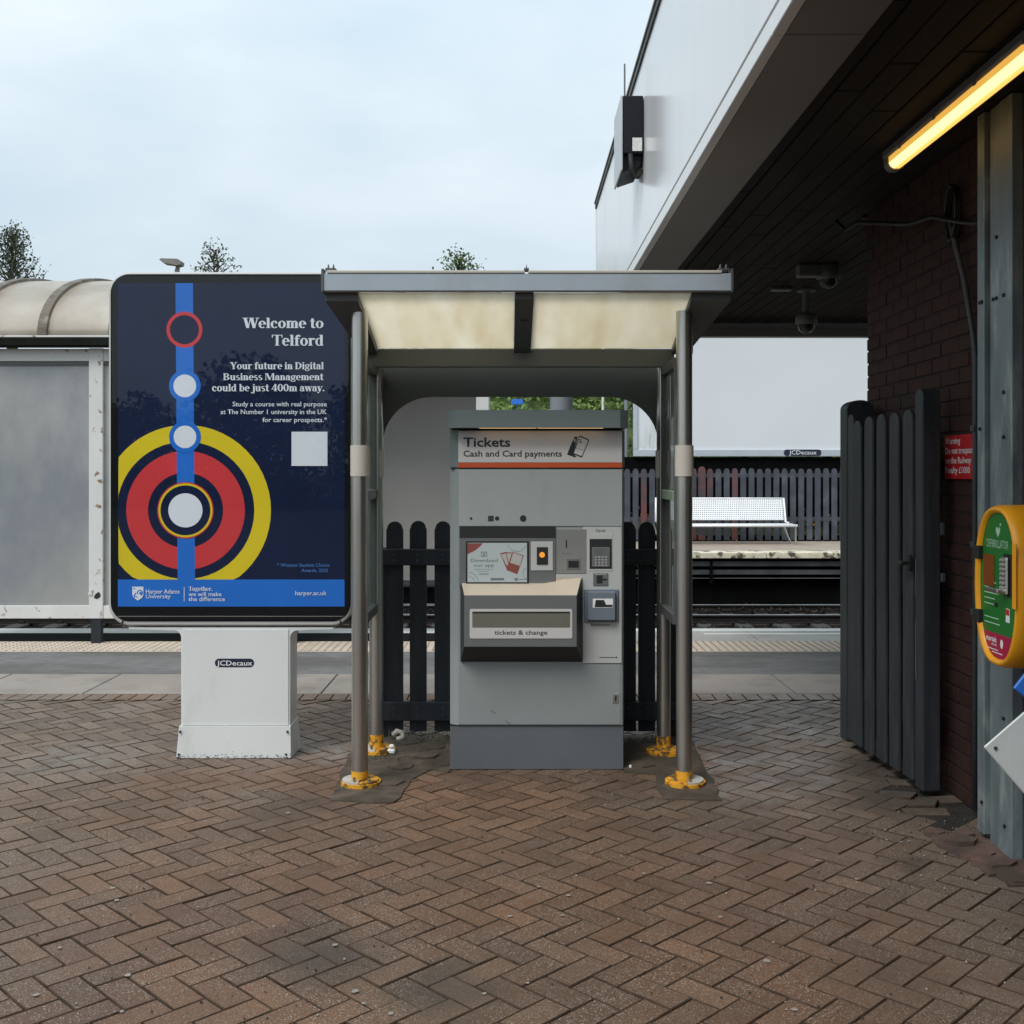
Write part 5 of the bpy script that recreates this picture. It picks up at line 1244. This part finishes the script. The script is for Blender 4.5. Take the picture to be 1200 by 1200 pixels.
b.add(vs, [[0, 1, 2, 3], [1, 5, 6, 2], [4, 0, 3, 7], [5, 4, 7, 6], [0, 4, 5, 1], [3, 2, 6, 7]]); b.build('foot_cover', M['white'], ad)
for px, py in ((211, 857), (336.5, 857), (209.5, 883.5), (335, 883.5)):
    b = MB(); b.cyl((ax(px + .8), YD - .016, az_(py)), (ax(px + .8), YD - .004, az_(py)), .006, 8); b.build('screw', M['rubber'], ad)
pl = MB(); pl.prism(rrect(ax(251.5), ax(297.5), az_(782), az_(772), .0225, 6), YD + .0045, YD + .0058); pill = pl.build('name_plate', M['jc_navy'], ad)
text_mesh('JCDecaux', 'lettering', ax(254), ax(295.3), az_(780), .0265, YD + .0042, M['sign_white'], pill, .008)
b = MB(); b.cyl((ax(130), YD + .05, az_(701)), (ax(125.5), YD + .05, az_(701)), .004, 6); b.cyl((ax(143), YD - .004, az_(731)), (ax(144), YD - .004, az_(727)), .004, 6); b.cyl((ax(399), YD - .003, az_(732)), (ax(399), YD - .003, az_(727)), .004, 6); b.build('hinge_pin', M['rubber'], ad)

# ================================================================== WAITING SHELTER (left)
YS = 9.85
ws = empty('waiting_shelter', (-3.0, 10.2, 0), 'white framed platform waiting shelter with barrel roof behind the poster panel', 'shelter')
sx_posts = [(-5.55, -5.43), (X(104, YS), X(120.5, YS)), (-2.05, -1.93), (X(558, YS), X(573, YS))]
for a, c in sx_posts:
    b = MB(); b.box(a, c, YS, YS + .08, Z(725, YS), Z(408, YS), .004); b.build('post', M['rusty_white'], ws)
    b = MB(); b.box(a + .015, c - .02, YS + .01, YS + .07, .0, Z(725, YS), .003); b.build('leg', M['picket'], ws)
for k in range(3):
    a, c = sx_posts[k][1], sx_posts[k + 1][0]
    b = MB(); b.box(a, c, YS + .01, YS + .07, Z(423, YS), Z(408.5, YS), .003); b.build('top_rail', M['rusty_white'], ws)
    if k < 2:
        b = MB(); b.box(a, c, YS + .008, YS + .07, Z(725, YS), Z(710, YS), .003); b.build('bottom_rail', M['rusty_white'], ws)
        b = MB(); b.box(a, c, YS + .035, YS + .045, Z(710, YS), Z(423, YS)); b.build('glazing_panel', M['frost'], ws)
        b = MB(); b.box(a, c, YS + .020, YS + .034, Z(427.5, YS), Z(423, YS)); b.build('glazing_bead', M['canopy_dk'], ws)
# torn hole in the corner of the frame
b = MB(); P = [(110, 700), (112, 696), (116, 693.5), (118, 697), (117, 700), (113, 702)]; b.prism([(X(a, YS), Z(c, YS)) for a, c in P], YS - .004, YS + .002); b.build('torn_hole', M['slot_dark'], ws)
for (a, c, e, f) in ((104, 694, 108, 697), (106, 690.5, 109, 692.5)):
    b = MB(); b.box(X(a, YS), X(e, YS), YS - .012, YS - .002, Z(f, YS), Z(c, YS)); b.build('flaking_paint', M['rusty_white'], ws)
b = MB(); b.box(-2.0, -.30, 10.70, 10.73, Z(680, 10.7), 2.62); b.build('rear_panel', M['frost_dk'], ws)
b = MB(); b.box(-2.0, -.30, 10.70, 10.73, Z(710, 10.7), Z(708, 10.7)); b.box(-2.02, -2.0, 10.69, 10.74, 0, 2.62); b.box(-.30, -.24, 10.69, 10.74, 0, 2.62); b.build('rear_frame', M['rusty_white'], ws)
b = MB(); b.box(-2.0, -.30, 10.30, 10.68, .46, .49, .005); b.build('seat', M['picket'], ws)
b = MB(); b.box(-5.9, -.15, 9.74, YS + .02, Z(407.5, YS), Z(396.5, YS), .012); b.build('gutter', M['gutter'], ws)
BY, BW, BH, BZ = 11.8, 2.0, .755, 2.755
def arcp(th, d=0): return (BY - (BW + d) * math.cos(R(th)), BZ + (BH + d) * math.sin(R(th)))
b = MB(); vs = []; ths = list(range(0, 131, 5))
for x in (-5.9, -.15):
    for th in ths: y, z = arcp(th); vs.append((x, y, z))
n = len(ths); b.add(vs, [[k, k + 1, n + k + 1, n + k] for k in range(n - 1)], smooth=True); o = b.build('barrel_roof', M['barrel'], ws)
md = o.modifiers.new('thick', 'SOLIDIFY'); md.thickness = .008
for x in (-5.46, -4.83, -4.20, -3.57, -2.94, -2.31, -1.68, -1.05, -.42):
    b = MB(); vs = []
    for th in ths:
        y, z = arcp(th, .001); y2, z2 = arcp(th, .028)
        vs += [(x - .045, y, z), (x - .040, y2, z2), (x + .040, y2, z2), (x + .045, y, z)]
    b.add(vs, [[4 * k + q, 4 * k + q + 1, 4 * k + q + 5, 4 * k + q + 4] for k in range(n - 1) for q in range(3)]); b.build('roof_rib', M['barrel_rib'], ws)
b = MB(); b.box(-5.9, -.15, 9.77, 9.80, Z(396.4, 9.8), Z(393.5, 9.8), .003); b.build('drip_edge', M['rusty_white'], ws)

# ================================================================== FAR SIDE
YB = 24.45
ff = empty('far_picket_fence', (3, YB, 0), 'weathered grey picket fence behind the white bench across the tracks', 'fence')
x = X(738, YB) - .19 * 9; k = 0; random.seed(4); red = {16, 17, 18, 19, 22, 11}
fm = {}
k = 0
while x < 9.5:
    tall = k == 18; w_ = .125 if not tall else .165
    b = MB(); picket(b, x, w_, .03, Z(549, YB) + random.uniform(-.01, .01) + (.04 if tall else 0), YB, YB + .025, 6)
    b.build('picket', M['farpicket_red'] if k in red else M['farpicket'], ff); x += .184; k += 1
for z in (.45, 1.42):
    b = MB(); b.box(-1.0, 9.5, YB + .027, YB + .08, z, z + .09); b.build('rail', M['farpicket'], ff)
b = MB(); b.box(-1.0, 12, YB + .6, YB + .64, Z(548.5, 25.05) - .2, Z(535.5, 25.05)); b.box(-1.0, 12, YB + .5, YB + .53, .42, 1.60); b.box(-1.0, 12, YB + .55, YB + .58, -.02, .10)  # middle box is a sheet added to make the fence gaps dark
for xx in (3.3, 5.2, 7.1, 9): b.box(xx, xx + .12, YB + .64, YB + .74, 0, 4.6)
tag(b.build('boarding_and_dark_sheet', M['black_wall']), 'black timber boarding and posts under the billboard across the tracks, with an added dark sheet behind the fence gaps', 'boarding')
YBB = 25.0
bb = empty('billboard', (6, YBB, 0), 'large blank white billboard on the far side of the tracks', 'billboard')
x0, x1 = X(742, YBB), X(742, YBB) + 6.3; z0, z1 = Z(535, YBB), Z(388, YBB)
b = MB(); b.box(x0 + .10, x1 - .1, YBB, YBB + .05, z0 + .16, z1 - .06); b.build('poster_face', M['billboard'], bb)
b = MB(); b.box(x0, x1, YBB - .05, YBB + .06, z0, z0 + .16, .01); b.box(x0, x1, YBB - .05, YBB + .06, z1 - .06, z1, .01); b.box(x0, x0 + .1, YBB - .05, YBB + .06, z0 + .16, z1 - .06, .01); b.box(x1 - .1, x1, YBB - .05, YBB + .06, z0 + .16, z1 - .06, .01); b.build('frame', M['billframe'], bb)
b = MB(); b.prism(rrect(X(918, YBB), X(961.5, YBB), Z(534, YBB), Z(526.8, YBB), .06, 5), YBB - .062, YBB - .052); pill = b.build('name_plate', M['jc_navy'], bb)
text_mesh('JCDecaux', 'lettering', X(924, YBB), X(956, YBB), Z(532.6, YBB), .095, YBB - .064, M['sign_white'], pill, .0)
b = MB()
for a, c, e, f in ((764, 480, 768, 528), (757, 500, 762, 531), (750, 515, 756, 532)):
    b.poly([(X(a, YBB), YBB - .012, Z(c, YBB)), (X(e, YBB), YBB - .02, Z(c + 8, YBB)), (X(e - 2, YBB), YBB - .004, Z(f, YBB)), (X(a - 3, YBB), YBB - .004, Z(f, YBB))])
b.build('peeling_paper', M['sheet_white'], bb)
# bench
YC = 23.3
bn = empty('platform_bench', (X(870, YC), YC, 0), 'white perforated metal bench on the far platform', 'bench')
bx0, bx1 = X(772, YC), X(934, YC)
def perforated(name, P0, P1, w0, w1, cols, rows):
    """sheet between two long edges with real holes"""
    mb = MB()
    def pt(u, v): 
        a = Vector(P0).lerp(Vector(P1), v); return (w0 + (w1 - w0) * u, a.x, a.y)
    for i in range(cols):
        for j in range(rows):
            u0, u1, v0, v1 = i / cols, (i + 1) / cols, j / rows, (j + 1) / rows; hu, hv = (u1 - u0) * .20, (v1 - v0) * .20
            um, vm = (u0 + u1) / 2, (v0 + v1) / 2
            O = [(u0, v0), (u1, v0), (u1, v1), (u0, v1)]; I = [(um - hu, vm - hv), (um + hu, vm - hv), (um + hu, vm + hv), (um - hu, vm + hv)]
            b0 = len(mb.v); mb.v += [pt(*q) for q in O + I]
            for q in range(4): mb.f.append([b0 + q, b0 + (q + 1) % 4, b0 + 4 + (q + 1) % 4, b0 + 4 + q]); mb.m.append(0); mb.sm.append(False)
    return mb.build(name, M['bench'], bn, fix=False)
perforated('backrest', (YC + .50, .50), (YC + .62, .955), bx0 + .05, bx1 - .16, 66, 10)
perforated('seat', (YC + .02, .415), (YC + .46, .43), bx0, bx1, 66, 9)
b = MB(); b.tube([(bx0, YC + .0, .40), (bx1 + .01, YC + .0, .40)], .028, 10); b.build('front_rail', M['bench'], bn)
b = MB(); b.tube([(bx0, YC + .63, .965), (bx1 - .15, YC + .63, .965)], .018, 8); b.tube([(bx1 - .13, YC + .63, .97), (bx1 - .12, YC + .5, .46), (bx1 - .06, YC + .45, .44)], .022, 8); b.tube([(bx0 + .02, YC + .63, .97), (bx0, YC + .5, .46)], .022, 8); b.build('back_frame', M['bench'], bn)
for x in (bx1 - .02, bx0 + .1):
    for dy in (.04, .46):
        b = MB(); b.cyl((x, YC + dy, 0), (x - (.0 if dy < .1 else .16), YC + dy, .40), .022, 10); b.build('leg', M['steel'], bn)
# lamp
YL = 22.6
lp = empty('platform_lamp', (X(204, YL), YL, 0), 'grey platform lamp whose lantern shows just above the poster panel', 'lamp post')
xl_ = X(202, YL); zl = Z(310, YL)
b = MB(); b.cyl((xl_ + .10, YL, 0), (xl_ + .10, YL, zl - .10), .05, 12); b.build('pole', M['lampgrey'], lp)
b = MB(); P = [(-.23, .10), (-.20, .125), (.14, .115), (.21, .07), (.20, .0), (.12, -.02), (.0, .01), (-.15, .03)]; b.prism([(xl_ + a, zl + c - .02) for a, c in P], YL - .13, YL + .13); b.build('lantern', M['lampgrey'], lp)
b = MB(); b.cyl((xl_ + .10, YL, zl - .13), (xl_ + .12, YL, zl), .045, 10); b.build('bracket', M['lampgrey'], lp)
# posts seen through the arch
YG = 9.2
b = MB(); b.cyl((X(658, YG), YG, 0), (X(658, YG), YG, 2.35), .095, 24); b.cyl((X(658, YG), YG, 2.35), (X(658, YG), YG, 2.38), .10, 24); b.box(X(658, YG) - .14, X(658, YG) + .14, YG - .14, YG + .14, .003, .02, .004)
tag(b.build('round_post', M['post_blue']), 'thick round blue-grey post directly behind the ticket machine', 'post')
YG = 25.3
b = MB(); b.cyl((X(706.5, YG), YG, 0), (X(706.5, YG), YG, 4.6), .03, 8); b.cyl((X(706.5, YG), YG, 4.6), (X(706.5, YG), YG, 4.66), .045, 8)
tag(b.build('slim_pole', M['rusty_white']), 'slim pale pole on the green bank left of the billboard', 'pole')
b = MB(); b.cyl((X(734, YG), YG, 0), (X(734, YG), YG, 4.6), .05, 8); b.box(X(734, YG) - .05, X(734, YG) + .05, YG - .08, YG - .05, 1.5, 1.75)
tag(b.build('steel_pole', M['post_blue']), 'grey steel pole standing between the ticket machine and the billboard edge', 'pole')
b = MB(); yq = 27.0; b.box(X(599, yq), X(613, yq), yq, yq + .02, Z(474, yq), Z(468, yq), .004); b.cyl((X(606, yq), yq + .05, .2), (X(606, yq), yq + .05, Z(466, yq)), .012, 8)
tag(b.build('blue_sign', [M['sign_blue']]), 'small blue sign standing in the greenery above the ticket machine', 'sign')
random.seed(31); b = MB()
for k in range(900):
    t_ = random.random(); px, py = ((random.uniform(455, 526), random.gauss(863, 2)) if t_ < .35 else (random.uniform(455, 526), 900 - (random.random()) * 34) if t_ < .6 else (random.gauss(440, 9), random.gauss(886, 4)) if t_ < .8 else (random.uniform(735, 790), random.gauss(868, 3)))
    if 527 < px < 732: continue
    x, y = gp(px, py); leaf_quad(b, (x, y, random.uniform(.005, .010)), random.uniform(.003, .007))
tag(b.build('moss', M['moss'], fix=False), kind='stuff', label='dark green moss in the cracks round the shelter feet', cat='moss')
b = MB()
for k in range(110):
    x = random.uniform(ax(207), ax(341)); z = .002 + abs(random.gauss(0, .010)); s_ = random.uniform(.0015, .005)
    y = YD - .0135 + (z * .05); b.poly([(x - s_, y, z), (x, y, z - s_ * .5), (x + s_ * 1.4, y, z), (x, y, z + s_ * .6)])
b.build('dirt_splashes', M['soil'], ad, fix=False)['kind'] = 'stuff'
# litter by the rear post
x, y = gp(461, 868)
b = MB(); b.tube([(x, y, .03), (x + .02, y, .055), (x + .05, y + .01, .045), (x + .055, y, .02), (x + .02, y - .01, .008)], .016, 8); tag(b.build('crumpled_wrapper', M['sleeve']), 'crumpled grey wrapper lying by the foot of the rear left post', 'litter')
x, y = gp(457, 884)
b = MB(); b.box(x - .015, x + .03, y - .02, y + .015, .004, .032, .008); b.box(x - .005, x + .025, y - .015, y + .012, .034, .055, .008); tag(b.build('paper_scrap', M['cup']), 'bright white paper scrap beside the yellow rear left base', 'litter')
x, y = gp(739, 901)
b = MB(); b.box(x - .008, x + .006, y - .008, y + .008, .004, .02, .004); tag(b.build('cigarette_end', M['cup']), 'tiny white scrap on the ground at the right foot of the machine', 'litter')
